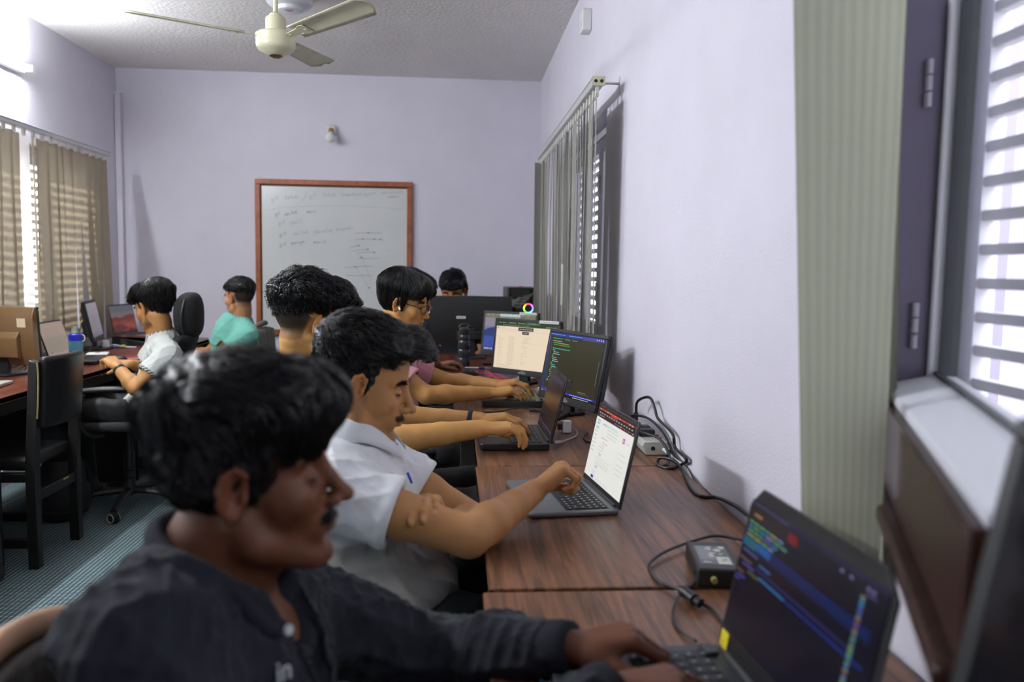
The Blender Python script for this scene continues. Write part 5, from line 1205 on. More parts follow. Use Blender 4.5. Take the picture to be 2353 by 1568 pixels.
# ---- hand ---------------------------------------------------------------
def hand_vol(f, w, u, n, side, pose, s=1.0):
    """w wrist, u toward the fingers, n out of the back of the hand, side +1 right / -1 left; pose: four (mcp,pip,dip) then thumb (spread,drop,bend)"""
    u = nrm(u); n = nrm(n - u * (np.asarray(n) @ u)); t = side * np.cross(n, u); w = np.asarray(w, float)
    P = lambda a, b, c: w + s * (u * a + t * b + n * c)
    for (ba, bb, r) in ((.085, .024, .0125), (.089, .006, .0130), (.085, -.012, .0125), (.077, -.028, .0115)): f.cone(P(.008, bb * .55, .0), P(ba, bb, .0), .0155 * s, r * s, .010 * s)
    f.ell(P(.035, .026, -.008), V3(.030, .013, .015) * s, np.stack([u, t, n], 1), .010 * s); f.ell(P(.045, -.024, -.006), V3(.032, .012, .013) * s, np.stack([u, t, n], 1), .010 * s)
    base = [(.087, .0255), (.092, .0075), (.088, -.011), (.079, -.0285)]; Ls = [(.043, .026, .020), (.047, .030, .021), (.043, .028, .021), (.034, .020, .019)]; rs = [(.0094, .0084, .0076, .0062), (.0096, .0086, .0078, .0064), (.0092, .0082, .0074, .0060), (.0084, .0074, .0066, .0054)]
    nails = []
    for i in range(4):
        a = pose[i]; p = P(base[i][0], base[i][1], .001); d = nrm(u + t * (.10, .02, -.06, -.15)[i] * pose[5] if len(pose) > 5 else u + t * (.10, .02, -.06, -.15)[i]); nn = n.copy(); ang = 0
        for j in range(3):
            c, q = math.cos(a[j]), math.sin(a[j]); d, nn = d * c - nn * q, nn * c + d * q
            e = p + d * Ls[i][j] * s
            f.cone(p, e, rs[i][j] * s, rs[i][j + 1] * s, .005 * s if j == 0 else .002 * s)
            if j < 2: f.ell(e + nn * .0012 * s, V3(1, 1, 1) * rs[i][j + 1] * 1.07 * s, None, .003 * s)
            p = e
        nails.append((p - d * .006 * s + nn * rs[i][3] * .86 * s, d, nn, rs[i][3] * s))
    sp, dr, bn = pose[4]; p = P(.022, .022, -.008); d = nrm(u * math.cos(sp) + t * math.sin(sp) - n * math.sin(dr)); ax = nrm(np.cross(d, t) + n * .4)
    tn = nrm(n + t * .5 - d * ((n + t * .5) @ d))
    for j, (L, r0, r1) in enumerate(((.040, .0145, .0115), (.032, .0110, .0098), (.026, .0098, .0074))):
        if j: d = nrm(d - t * math.sin(bn) * .8 - n * math.sin(bn) * .3 + u * .15 * math.sin(bn))
        e = p + d * L * s; f.cone(p, e, r0 * s, r1 * s, .010 * s if j == 0 else .003 * s); p = e
    tn = nrm(tn - d * (tn @ d)); nails.append((p - d * .006 * s + tn * .0064 * s, d, tn, .0074 * s))
    return nails
TYPE = [(.35, .75, .45), (.30, .80, .45), (.32, .78, .45), (.35, .7, .4), (.65, .35, .35)]
FLAT = [(.15, .35, .2), (.15, .38, .2), (.17, .38, .2), (.2, .38, .2), (.6, .25, .3)]
FIST = [(.9, 1.1, .5), (1.15, 1.4, .8), (1.25, 1.45, .9), (1.3, 1.4, .9), (.35, .5, .6)]
POINT = [(.55, .55, .3), (1.1, 1.3, .7), (1.2, 1.35, .8), (1.2, 1.3, .8), (.4, .5, .5)]
def arm_vol(f, sh, el, wr, r=(.052, .046, .041, .043, .0255), k=.02, flat=None):
    sh, el, wr = map(np.asarray, (sh, el, wr)); m = sh * .5 + el * .5; fm = el * .72 + wr * .28
    f.chain([sh, m, el], [r[0], r[1], r[2]], k); f.chain([el, fm, el * .35 + wr * .65, wr], [r[2], r[3], r[3] * .78, r[4]], .012)
# ---- hair ---------------------------------------------------------------
def hair_cap(p, R, s, thick, h, zb=ZB, top=None, extra=None):
    """scalp-hugging hair volume; thick(x,y,z) gives its depth"""
    a = np.arange(-.20, .1801, h); b = np.arange(-.17, .1701, h); c = np.arange(-.14, .26, h)
    x, y, z = a[:, None, None], b[None, :, None], c[None, None, :]
    d = skull(x, y, z) - thick(x, y, z); lim = np.interp(a, *zb)[:, None, None] - z + 0 * y
    ear = (np.sqrt(((x + .004) / .022) ** 2 + ((z - .0) / .034) ** 2) - 1) * .02
    d = np.maximum(np.maximum(d, lim), np.where(np.abs(y) > .05, -ear, -1))
    if extra is not None: d = extra(d, x, y, z)
    f = Field((-.20, -.17, -.14), (-.2, -.17, -.14), h); f.F = d.astype(np.float32); f.n = np.array(f.F.shape)
    V, Q = f.mesh(); V = relax(V, Q, 2)
    return V, Q
def strands(P0, N0, flow, length, seg, rad, curl=0, lift=.25, jit=.25, thick=None, seed=1, out=.006, fz=None):
    """tapered three-sided locks combed along flow(x) in head space, kept close to the hair's own depth"""
    g = np.random.default_rng(seed); n = len(P0); L = length(P0) * g.uniform(.7, 1.15, n); P = P0.copy(); pts = [P.copy()]
    nc = max(8, n // 14); cen = P0[g.choice(n, nc, replace=False)]; asg = np.concatenate([((P0[i:i + 800, None] - cen[None]) ** 2).sum(2).argmin(1) for i in range(0, n, 800)])
    J = g.normal(0, jit, (nc, 3))[asg] + g.normal(0, jit * .3, (n, 3)); ph = g.uniform(0, 6.28, nc)[asg] + g.normal(0, .35, n); d = None
    L = L * g.uniform(.8, 1.2, nc)[asg]; hi = out * np.clip(g.uniform(.0, 1.0, nc)[asg] ** 1.4 + g.normal(0, .12, n), 0, 1.1)
    for i in range(seg):
        t = i / seg; c = (P - V3(-.01, 0, .035)) / V3(1.15, .95, 1.05); c /= np.linalg.norm(c, axis=1)[:, None] + 1e-9
        fl = flow(P) + J; fl = fl - c * (fl * c).sum(1)[:, None]; fl /= np.linalg.norm(fl, axis=1)[:, None] + 1e-9
        side = np.cross(fl, c); dd = fl + c * lift * (1 - 1.5 * t)
        if curl: dd = dd + curl * (side * np.sin(ph + t * 8)[:, None] + c * (.7 * np.cos(ph + t * 8))[:, None])
        d = dd if d is None else d * .4 + dd * .6; d /= np.linalg.norm(d, axis=1)[:, None] + 1e-9
        P = P + d * (L / seg)[:, None]
        if thick is not None:
            e = skull(P[:, 0], P[:, 1], P[:, 2]); t_ = thick(P[:, 0], P[:, 1], P[:, 2]); c = (P - V3(-.01, 0, .035)); c /= np.linalg.norm(c, axis=1)[:, None] + 1e-9
            P = P + c * (np.clip(t_ * .8 - e, 0, .03) - np.clip(e - t_ - hi, 0, .05))[:, None]
        if fz is not None:
            hold = (P[:, 0] > .022) & (P[:, 2] < fz + .25 * (np.abs(P[:, 1]) > .06) * (-.1)); P[hold] = pts[-1][hold] + (P[hold] - pts[-1][hold]) * .05
        pts.append(P.copy())
    pts = np.stack(pts, 1); T = np.gradient(pts, axis=1); T /= np.linalg.norm(T, axis=2)[:, :, None] + 1e-9
    A = np.cross(T, N0[:, None, :]); A /= np.linalg.norm(A, axis=2)[:, :, None] + 1e-9; B = np.cross(T, A)
    rr = rad * g.uniform(.6, 1.3, n)[:, None] * np.array([.75] + [1] * (seg - 1) + [.2])[None, :]
    V = np.stack([pts + rr[:, :, None] * (A * math.cos(q) + B * math.sin(q) * .6) for q in (0, 2.094, 4.189)], 2)
    k = seg + 1; base = (np.arange(n) * k * 3)[:, None, None]; i = np.arange(seg)[None, :, None]; j = np.arange(3)[None, None, :]; j2 = (j + 1) % 3
    Q = np.stack([base + i * 3 + j, base + i * 3 + j2, base + (i + 1) * 3 + j2, base + (i + 1) * 3 + j], -1).reshape(-1, 4)
    return V.reshape(-1, 3), Q
def hair(parent, p, R, s, thick, flow, length, n, seg=5, rad=.0016, h=.004, zb=ZB, m=None, where=None, seed=1, cap=True, noise=.004, name='hair', extra=None, **kw):
    V, Q = hair_cap(p, R, s, thick, h, zb, extra=extra); N = vnormals(V, Q); g = np.random.default_rng(seed)
    x, y, z = V.T; out = np.linalg.norm(V - V3(-.01, 0, .03), axis=1) ; good = (N * (V - V3(-.01, 0, .03))).sum(1) > .01
    if where is not None: good &= where(x, y, z)
    idx = np.argwhere(good)[:, 0]; pick = g.choice(idx, n); SV, SQ = strands(V[pick] - N[pick] * .003, N[pick], flow, length, seg, rad, thick=thick, seed=seed, **kw)
    V = V + N * (noise * (np.sin(90 * x + 30 * np.sin(70 * y)) * np.sin(110 * y + 2) * .5 + .3 * np.sin(210 * z + 150 * x)))[:, None]
    A = np.concatenate([V, SV]); B = np.concatenate([Q, SQ + len(V)])
    return mesh_obj(name, A @ R.T * s + p, B, m or M_hair, parent)
def folds(V, N, amp, seed, f=38, dirs=None, mask=None):
    g = np.random.default_rng(seed); d = np.zeros(len(V)); W = V + .012 * np.stack([np.sin(V[:, 1] * 31 + seed), np.sin(V[:, 2] * 27 + 1), np.sin(V[:, 0] * 29 + 2)], 1)
    for i in range(5):
        v = nrm(g.normal(size=3)) if dirs is None else nrm(np.asarray(dirs) + g.normal(size=3) * .35); a = W @ v * f * g.uniform(.6, 1.7) + g.uniform(0, 6.28)
        d += (1 - np.abs(np.sin(a))) ** 2 * g.uniform(.4, 1) - .35
    d = d / 2.2
    return V + N * (amp * d * (1 if mask is None else mask))[:, None]

def facial(root, V, N, p, R, s, sel, flow, n, length, rad=.0006, name='moustache', seed=2, m=None):
    q = head_local(V, p, R, s); nl = N @ R; w = sel(*q.T); idx = np.argwhere(w > .3)[:, 0]
    if not len(idx): return
    g = np.random.default_rng(seed); k = g.choice(idx, n); k = k[g.uniform(size=n) < np.clip(w[k], 0, 1)]
    P0 = q[k] + g.normal(0, .0009, (len(k), 3)); fl = flow(P0) + g.normal(0, .22, P0.shape); fl /= np.linalg.norm(fl, axis=1)[:, None]; L = length * g.uniform(.6, 1.2, len(k))[:, None]
    a = P0 - nl[k] * .0004; b = P0 + nl[k] * L * .28 + fl * L * .5; c = P0 + nl[k] * L * .26 + fl * L
    pts = np.stack([a, b, c], 1); T = c - a; A = np.cross(T, nl[k]); A /= np.linalg.norm(A, axis=1)[:, None] + 1e-9; B = np.cross(T / np.linalg.norm(T, axis=1)[:, None], A)
    rr = rad * np.array([1, 1, .3])[None, :, None]
    W = np.stack([pts + rr * (A[:, None] * math.cos(o) + B[:, None] * math.sin(o)) for o in (0, 2.094, 4.189)], 2); base = (np.arange(len(k)) * 9)[:, None, None]; i = np.arange(2)[None, :, None]; j = np.arange(3)[None, None, :]; j2 = (j + 1) % 3
    Q = np.stack([base + i * 3 + j, base + i * 3 + j2, base + (i + 1) * 3 + j2, base + (i + 1) * 3 + j], -1).reshape(-1, 4)
    return mesh_obj(name, W.reshape(-1, 3) @ R.T * s + p, Q, m or M_hair, root)
def brow_sel(x, y, z): ay = np.abs(y); return sstep(.0062, .003, np.abs(z - .0300 + .35 * np.maximum(ay - .034, 0) - .05 * (ay - .012))) * sstep(.011, .016, ay) * sstep(.053, .046, ay) * (x > .05)
def mous_sel(x, y, z): ay = np.abs(y); return sstep(.0062, .0032, np.abs(z + .0465 + .25 * np.maximum(ay - .012, 0))) * sstep(.031, .022, ay) * (x > .07)
# ================================================================== people
X3 = lambda v: np.array([v[0], v[1], v[2]], float)
def cloth(name, c, rough=.85, bump=(240, .35, .002), sheen=.02): return mat(name, c, rough, bump=bump, sheen=sheen, spec=.25)
def ear_head(px, py, Y, side, R, s): return X3(at(px, py, Y=Y)) - R @ (V3(-.004, side * .077, .002) * s)
def person(label, head, J, skin, face, h=.003, hc=.005, shirt=None, trousers=None, legs=True, seed=1, root=None, trim=None):
    p, R, s = head; by = J['yaw']; f = V3(math.cos(by), math.sin(by), 0); l = V3(-math.sin(by), math.cos(by), 0)
    nb, ch, pv = [np.asarray(J[k], float) for k in ('nb', 'ch', 'pv')]
    u = nrm(nb - pv); ff = nrm(f - u * (f @ u)); Rb = np.stack([ff, np.cross(u, ff), u], 1)
    shR, shL, elR, elL, wrR, wrL = [np.asarray(J[k], float) for k in ('shR', 'shL', 'elR', 'elL', 'wrR', 'wrL')]
    root = thing('person', label, 'person', (pv[0], pv[1], 0), by)
    B = J.get('bulk', 1.0); mid = (pv + ch) / 2
    def torso(F, e, k=.03):
        F.ell(pv, V3(.115, .155, .12) * B + e, Rb, k); F.ell(mid + ff * .012, V3(.108, .142, .15) * B + e, Rb, k); F.ell(ch, V3(.112, .158, .165) * B + e, Rb, k)
        F.cone(shR * .82 + shL * .18, shL * .82 + shR * .18, .058 * B + e, .058 * B + e, k + .02)
        for sh in (shR, shL): F.cone(nb - u * .01 - ff * .01, sh * .75 + nb * .25 - u * .005, .050 + e, .050 * B + e, k)
    # skin : one continuous surface
    pts = np.array([p + R @ (V3(a, b, c) * s) for a in (-.14, .15) for b in (-.11, .11) for c in (-.14, .16)] + [shR, shL, elR, elL, wrR, wrL, pv] + [np.asarray(J[k], float) + np.asarray(J[q][0], float) * .2 for k, q in (('wrR', 'haR'), ('wrL', 'haL'))])
    F = Field(pts.min(0) - .08, pts.max(0) + .08, h)
    torso(F, -.004)
    hb = p + R @ (V3(-.022, 0, -.045) * s); F.chain([nb - u * .02 - ff * .01, nb * .45 + hb * .55 - ff * .004, hb], [.066 * J.get('neck', 1), .056 * J.get('neck', 1), .056 * s], .025)
    F.cone(nb + u * .0 + ff * .035, p + R @ (V3(.03, 0, -.075) * s), .030, .028, .03)
    arm_vol(F, shR, elR, wrR, J.get('armr', (.052, .046, .041, .043, .0255))); arm_vol(F, shL, elL, wrL, J.get('armr', (.052, .046, .041, .043, .0255)))
    nails = hand_vol(F, wrR, J['haR'][0], J['haR'][1], 1, J['haR'][2]) + hand_vol(F, wrL, J['haL'][0], J['haL'][1], -1, J['haL'][2])
    head_vol(F, p, R, s, face)
    V, Q = F.mesh(); V = relax(V, Q, 1, .3); c = skin_col(V, p, R, s, skin, face)
    for w in (wrR, wrL):
        d = np.linalg.norm(V - w, axis=1)
    for (q, d, nn, r) in nails:
        e = V - q; a = e @ d; b_ = np.linalg.norm(e - np.outer(a, d), axis=1); w = sstep(1.0, .8, np.sqrt((a / .0065) ** 2 + (b_ / (r * .85)) ** 2)) * ((e @ nn) > -r * .3); c = mix(c, np.asarray(skin) * V3(1.25, 1.15, 1.15) + .04, w * .8)
    mesh_obj('body', V, Q, M_skin, root, c); del F
    N = vnormals(V, Q); sy = lambda P: np.stack([0 * P[:, 0] + .1, np.sign(P[:, 1]), .18 + 0 * P[:, 0]], 1)
    facial(root, V, N, p, R, s, brow_sel, sy, 300, .009, .0005, 'eyebrows')
    if face.get('mous', 0) > .5: facial(root, V, N, p, R, s, mous_sel, lambda P: np.stack([0 * P[:, 0] + .1, .5 * P[:, 1] / .02, -1 + 0 * P[:, 0]], 1), int(420 * face['mous']), .0055, .0005, 'moustache')
    for y in (-1, 1):
        ec = p + R @ (V3(.0720, y * .0315, .0055) * s*1.0)
        E_ = MB().lathe([(0, -.0118), (.006, -.0102), (.0102, -.006), (.0118, 0), (.0102, .006), (.006, .0102), (0, .0118)], 16); E_.slot(1)
        g = Matrix.Rotation(PI / 2 + .22, 4, 'Y'); E_.lathe([(0, .0121), (.003, .0118), (.0056, .0106), (0, .0100)], 16, g)
        o = E_.build('eye', [M_eye, M_iris], root, smooth='all'); o.matrix_parent_inverse = mat_of(root).inverted(); o.matrix_basis = Matrix.Translation(Vector(ec)) @ Matrix(R).to_4x4()
    # shirt
    if shirt:
        sl = shirt.get('sleeve', .55); long = sl > 1; e = shirt.get('e', .012); pts = [pv - .22, pv + .22, nb + .12, shR - .12, shR + .12, shL - .12, shL + .12] + ([elR, elL, wrR, wrL] if True else [])
        pts = np.array(pts); G = Field(pts.min(0) - .10, pts.max(0) + .10, hc); torso(G, e, .03)
        if shirt.get('hem'): G.ell(pv + ff * .05 + u * shirt['hem'][1], V3(.13, .165, .10) * B + e, Rb, .04)
        for sh, el, wr in ((shR, elR, wrR), (shL, elL, wrL)):
            if long:
                a, b, c_ = shirt.get('sr', (.072, .062, .052)); wd = nrm(wr - el); G.chain([sh, (sh + el) / 2, el], [a, a * .93, b], .035); G.chain([el, el * .5 + wr * .5, wr - wd * .045], [b, b * .92, c_], .02)
            else:
                t = sh + (el - sh) * sl; d = nrm(el - sh); G.cone(sh, t + d * .02, .066 * B + shirt.get('sw', 0), .064 + shirt.get('sw', 0), .03)
        if not long:
            for sh, el in ((shR, elR), (shL, elL)):
                t = sh + (el - sh) * sl; d = nrm(el - sh); G.rbox(t + d * .15, V3(.15, .09, .09), np.stack([d, nrm(np.cross(d, V3(.1, .3, 1))), np.cross(d, nrm(np.cross(d, V3(.1, .3, 1))))], 1), .001, .0, True); G.cone(t - d * .03, t + d * .08, .052, .056, .004, True)
        nr = shirt.get('neck', .068); nd = nrm(hb - nb)
        G.cone(nb + nd * shirt.get('nz', .035), nb + nd * .16, nr, nr + .02, .008, True); G.cone(nb - u * .02, nb + nd * .12, nr - .012, nr - .008, .004, True)
        if shirt.get('vee'): G.cone(nb + nd * .06 + ff * .05, nb + ff * (.115 + e) - u * shirt['vee'], .05, .012, .01, True)
        V, Q = G.mesh(); V = relax(V, Q, 3); N = vnormals(V, Q); mk = np.ones(len(V))
        for sh, el in ((shR, elR), (shL, elL)):
            if not long: d = nrm(el - sh); t = sh + (el - sh) * sl; a = (V - t) @ d; mk *= 1 - (np.linalg.norm(V - t, axis=1) < .10) * sstep(-.035, -.008, a)
        mk *= sstep(nr + .005, nr + .04, np.linalg.norm((V - nb) - np.outer((V - nb) @ nd, nd), axis=1) + .6 * np.maximum(-(V - nb) @ nd, 0))
        V = folds(V, N, shirt.get('fold', .005), seed, shirt.get('ff', 38), mask=mk); N = vnormals(V, Q); V = folds(V, N, shirt.get('fold', .005) * .4, seed + 9, 80, mask=mk)
        col = np.tile(np.asarray(shirt['col'], float), (len(V), 1))
        if shirt.get('split'):
            w = sstep(.006, -.006, (V - pv) @ u - shirt['split'][0] + .0 * ((V - pv) @ ff)); arm = np.minimum(np.linalg.norm(V - (shR + elR) / 2, axis=1), np.linalg.norm(V - (shL + elL) / 2, axis=1)); w = w * sstep(.09, .12, arm); col = mix(col, shirt['split'][1], w)
        if shirt.get('cuff'):
            for sh, el in ((shR, elR), (shL, elL)):
                d = nrm(el - sh); a = (V - (sh + (el - sh) * sl)) @ d; near = np.linalg.norm(V - (sh + (el - sh) * sl), axis=1) < .085; q = V - (sh + (el - sh) * sl); ang = np.arctan2(q @ nrm(np.cross(d, V3(.1, .3, 1))), q @ np.cross(d, nrm(np.cross(d, V3(.1, .3, 1)))))
                w = (a > -.018) * near * (np.sin(ang * 22 + a * 300) > 0); col = mix(col, shirt['cuff'], w * 1.0)
        if shirt.get('band'):
            q = V - nb; w = (np.abs(np.linalg.norm(q - np.outer(q @ nd, nd), axis=1) - nr - .004) < .012) * (q @ nd > -.03) * (np.sin(np.arctan2(q @ l, q @ ff) * 24) > -.1); col = mix(col, shirt['band'], w * (np.linalg.norm(q, axis=1) < .13))
        mesh_obj('shirt', V, Q, shirt['mat'], root, col)
        if shirt.get('collar'): shirt['collar'](root, nb, nd, ff, u, Rb, nr)
        if long:
            for el, wr in ((elR, wrR), (elL, wrL)):
                d = nrm(wr - el); a = wr - d * .055; b = wr + d * .004; rr = shirt.get('cr', .040)
                MB().tube([a, a + d * .012, b - d * .012, b, b - d * .004], [rr * .8, rr, rr * .97, rr * .9, rr * .7], 20, smooth=False).build('cuff', shirt.get('cuffmat', shirt['mat2']), root, smooth='all', world=True)
    if trousers is not None:
        kn = [np.asarray(J[k], float) for k in ('knR', 'knL')]; ft = [np.asarray(J[k], float) for k in ('ftR', 'ftL')]
        pts = np.array([pv - .2, pv + .2] + kn + ft); G = Field(pts.min(0) - .13, pts.max(0) + .13, .008); G.ell(pv - u * .04, V3(.116, .156, .11) * B, Rb, .04)
        for i, sg in ((0, -1), (1, 1)):
            hip = pv + l * sg * .085 - u * .02; G.chain([hip, (hip + kn[i]) / 2, kn[i]], [.086 * B, .080 * B, .064], .04, .02); G.chain([kn[i], ft[i] + V3(0, 0, .08)], [.064, .048], .03)
        G.cut(V3(0, 0, .05), V3(0, 0, -1)); V, Q = G.mesh(); V = relax(V, Q, 2); N = vnormals(V, Q); V = folds(V, N, .006, seed + 3, 34)
        mesh_obj('trousers', V, Q, trousers, root)
        for i in range(2):
            a = ft[i]; S_ = Field(a - .2, a + .2, .008); S_.ell(a + f * .04 + V3(0, 0, .035), V3(.125, .045, .045), np.stack([f, l, V3(0, 0, 1)], 1), .01); S_.cone(a + V3(0, 0, .04), a + V3(0, 0, .09), .043, .045, .03); S_.cut(a * V3(1, 1, 0) + V3(0, 0, .004), V3(0, 0, -1))
            V, Q = S_.mesh(); mesh_obj('shoe', V, Q, M_shoe, root)
    return root, Rb, u, ff
M_shoe = mat('dark_shoe', (.03, .03, .032), .5)
M_trous = cloth('black_trousers', (.018, .018, .019), .55)
M_jean = cloth('dark_green_trousers', S(34, 42, 42), .8)
def attr_cloth(name, rough=.85, bump=(260, .3, .002)): return attr_mat(name, rough, bump=bump, spec=.2, sheen=.05)
M_tee = attr_cloth('shirt_cotton')
def glasses(root, p, R, s, col, lensr=.021, rim=.0012, col2=None):
    T = lambda *a: Vector(p + R @ (V3(*a) * s)); m = mat('glasses_frame_%d' % int(col[2] * 999), col, .3, .3); g = MB(); ln = MB()
    for y in (-1, 1):
        pts = [T(.105 - .006 * math.cos(a) * 0 - .010 * abs(.0 + math.cos(a) * .5 + .5), y * (.034 + lensr * 1.12 * math.copysign(abs(math.cos(a)) ** .6, math.cos(a))), .003 + lensr * .74 * math.copysign(abs(math.sin(a)) ** .6, math.sin(a))) for a in np.linspace(0, 2 * PI, 25)]
        g.tube(pts, rim, 6, smooth=False)
        g.tube([T(.094, y * .058, .010), T(.086, y * .070, .012), T(.03, y * .077, .014), (T(-.006, y * .079, .016)), T(-.022, y * .077, .002)], rim, 6)
    g.tube([T(.105, -.011, .007), T(.110, 0, .010), T(.105, .011, .007)], rim, 6)
    g.build('glasses', m, root, smooth='all', world=True)
def band(root, wr, el, r, m, name='wristband', face=None, off=.035):
    wr, el = Vector(wr), Vector(el); d = (wr - el).normalized(); c = wr - d * off; R = frame_mat(c, d.cross(Vector((0, 0, 1))), Vector((0, 0, 1)) - d * d.z)
    o = MB().lathe([(r - .004, -.009), (r, -.009), (r + .0025, -.006), (r + .0025, .006), (r, .009), (r - .004, .009)], 28, R @ Matrix.Identity(4)).build(name, m, root, smooth=True, world=True)
    if face: MB().box(-.013, r - .002, -.02, .013, r + .006, .02, R @ Matrix.Rotation(face, 4, 'Z')).build('watch_face', M_screen, o, .004).matrix_parent_inverse = mat_of(root).inverted()
A_ = lambda px, py, Y: X3(at(px, py, Y=Y))
SK1 = S(98, 58, 38); SK2 = S(180, 130, 84); SK3 = S(202, 152, 90); SK4 = S(194, 142, 84); SK7 = S(190, 138, 86)
# ---------------------------------------------------------------- 1 nearest man in the dark hoodie
R = rotm(math.radians(2), math.radians(-4), 0); s = .95; p = ear_head(533, 1140, .875, -1, R, s)
J = dict(yaw=math.radians(-4), nb=(-.285, .965, .955), ch=(-.275, .96, .78), pv=(-.28, .95, .52), shR=A_(300, 1490, .80), shL=A_(655, 1390, 1.13), elR=(-.16, .70, .70), elL=A_(985, 1510, 1.20), wrR=A_(1400, 1590, .95), wrL=A_(1312, 1492, 1.085),
         haR=((.97, .16, .06), (-.05, .1, 1), [(.5, .8, .4), (.5, .85, .4), (.5, .85, .4), (.5, .8, .4), (.6, .3, .4)]), haL=((.93, -.05, .22), (-.3, .05, 1), [(.75, .75, .4), (.85, .8, .4), (.9, .8, .4), (.9, .8, .4), (.55, .35, .2)]), knR=(.12, .78, .53), knL=(.12, 1.1, .53), ftR=(.10, .80, .03), ftL=(.12, 1.08, .03), bulk=1.02)
def coll1(root, nb, nd, ff, u, Rb, nr):
    m = mat('hoodie_inner', S(34, 35, 40), .95, bump=(200, .4, .003)); l = Rb[:, 1]
    pts = []
    for a in np.linspace(0, 2 * PI, 33):
        c, q = math.cos(a), math.sin(a); pts.append(nb + nd * .03 + ff * (c * .082 + .012) + l * q * .088 - u * (.125 * max(0, c) ** 1.5 - .030 * max(0, -c)))
    MB().tube(pts, .015, 10, smooth=False, flat=.8).build('hood_edge', M_hood2, root, smooth='all', world=True)
    H = Field(nb - .2, nb + .2, .006); H.chain([nb - ff * .05 + l * .085 + u * .01, nb - ff * .085 - u * .005, nb - ff * .05 - l * .085 + u * .01], [.02, .030, .02], .02); V, Q = H.mesh(); V = folds(relax(V, Q, 2), vnormals(V, Q), .006, 5, 50); mesh_obj('hood', V, Q, M_hood2, root)
M_hood = attr_cloth('hoodie_fleece', .92, (150, .4, .003)); M_hood2 = mat('hoodie_dark', S(33, 34, 41), .92, bump=(150, .4, .003), spec=.2)
f1 = dict(nose=1.35, mous=.95, beard=.12, brow=.8)
r1, Rb, u, ff = person('man in a dark grey hoodie with thick black hair, nearest the camera', (p, R, s), J, SK1, f1, h=.003, shirt=dict(col=S(33, 34, 41), sleeve=2, mat=M_hood, mat2=M_hood2, e=.026, sr=(.080, .070, .056), cr=.042, fold=.017, ff=26, neck=.078, nz=.02, vee=.15, collar=coll1), trousers=M_jean, seed=4)
th1 = lambda x, y, z: .005 + .030 * sstep(.05, .12, z) + .020 * sstep(.03, .09, x) * sstep(.03, .08, z) + .002 * sstep(-.03, -.09, x) * sstep(-.02, .06, z)
fl1 = lambda P: np.stack([.8 + 0 * P[:, 0] - 1.2 * (P[:, 0] < -.05) - .9 * (P[:, 2] < .06) * (P[:, 0] < .04), .25 * np.sign(P[:, 1]) * (P[:, 2] < .1), -.15 - 1.2 * sstep(.05, .10, P[:, 0]) - 1.0 * (P[:, 2] < .09) - .3 * (P[:, 0] < -.06)], 1)
hair(r1, p, R, s, th1, fl1, lambda P: .026 + .055 * sstep(.06, .11, P[:, 2]), 8000, seg=6, rad=.0013, curl=.35, lift=.22, jit=.25, noise=.006, out=.008, fz=.022, where=lambda x, y, z: z > -.01, seed=3)
sh_ = [c_ for c_ in r1.children if c_.name.startswith('shirt')][0].data
W_ = np.empty(len(sh_.vertices) * 3, np.float32); sh_.vertices.foreach_get('co', W_); W_ = W_.reshape(-1, 3)
def on_shirt(px, py):
    """nearest point of the hoodie along the line of sight through a photo pixel"""
    d = nrm(X3(at(px, py, Y=1.0)) - V3(0, 0, EYE)); e = W_ - V3(0, 0, EYE); tt = e @ d; r = np.linalg.norm(e - np.outer(tt, d), axis=1); k = np.argwhere(r < .006)[:, 0]
    return Vector(W_[k[tt[k].argmin()]]) if len(k) else at(px, py, Y=.9)
q0, q1, q2 = on_shirt(642, 1578), on_shirt(682, 1560), on_shirt(650, 1500); F_ = frame_mat(q0, q1 - q0, q2 - q0); toc = Vector((0, 0, EYE)) - q0; F_ = Matrix.Translation(toc.normalized() * .010) @ F_
pm = text_mb('in', .034, F_, None, .001)
MB().lathe([(0, -.002), (.006, -.002), (.006, .002), (0, .002)], 12, F_ @ Matrix.Translation((.022, .052, 0))).build('print_dot', mat('white_print', (.42, .43, .45), .7), r1, world=True)
prop(pm.build('chest_print', mat('white_print', (.42, .43, .45), .7), r1, world=True), kind='stuff')
# ---------------------------------------------------------------- 2 man in the white and grey polo
R = rotm(math.radians(-4), math.radians(13), math.radians(-2)); s = 1.0; p = ear_head(819, 893, 1.705, -1, R, s)
J = dict(yaw=math.radians(-2), nb=A_(800, 1015, 1.80), ch=(-.215, 1.80, .80), pv=(-.17, 1.80, .54), shR=A_(764, 1136, 1.62), shL=A_(862, 1062, 1.98), elR=A_(1078, 1234, 1.585), elL=(.06, 1.95, .70), wrR=A_(1228, 1130, 1.80), wrL=A_(970, 1150, 1.635) - nrm(V3(-.35, -.45, .80)) * .088,
         haR=((.72, .25, .55), (-.62, .0, .78), [(1.15, 1.0, .5), (1.3, 1.35, .8), (1.35, 1.4, .8), (1.35, 1.35, .8), (.45, .9, .3)]), haL=((-.35, -.45, .80), (.0, .87, .49), [(.95, .45, .3), (1.0, .45, .3), (1.0, .45, .3), (.95, .45, .3), (.5, .3, .3), 2.2]), knR=(.24, 1.66, .56), knL=(.24, 2.0, .56), ftR=(.22, 1.66, .03), ftL=(.24, 1.98, .03), armr=(.051, .046, .041, .043, .027))
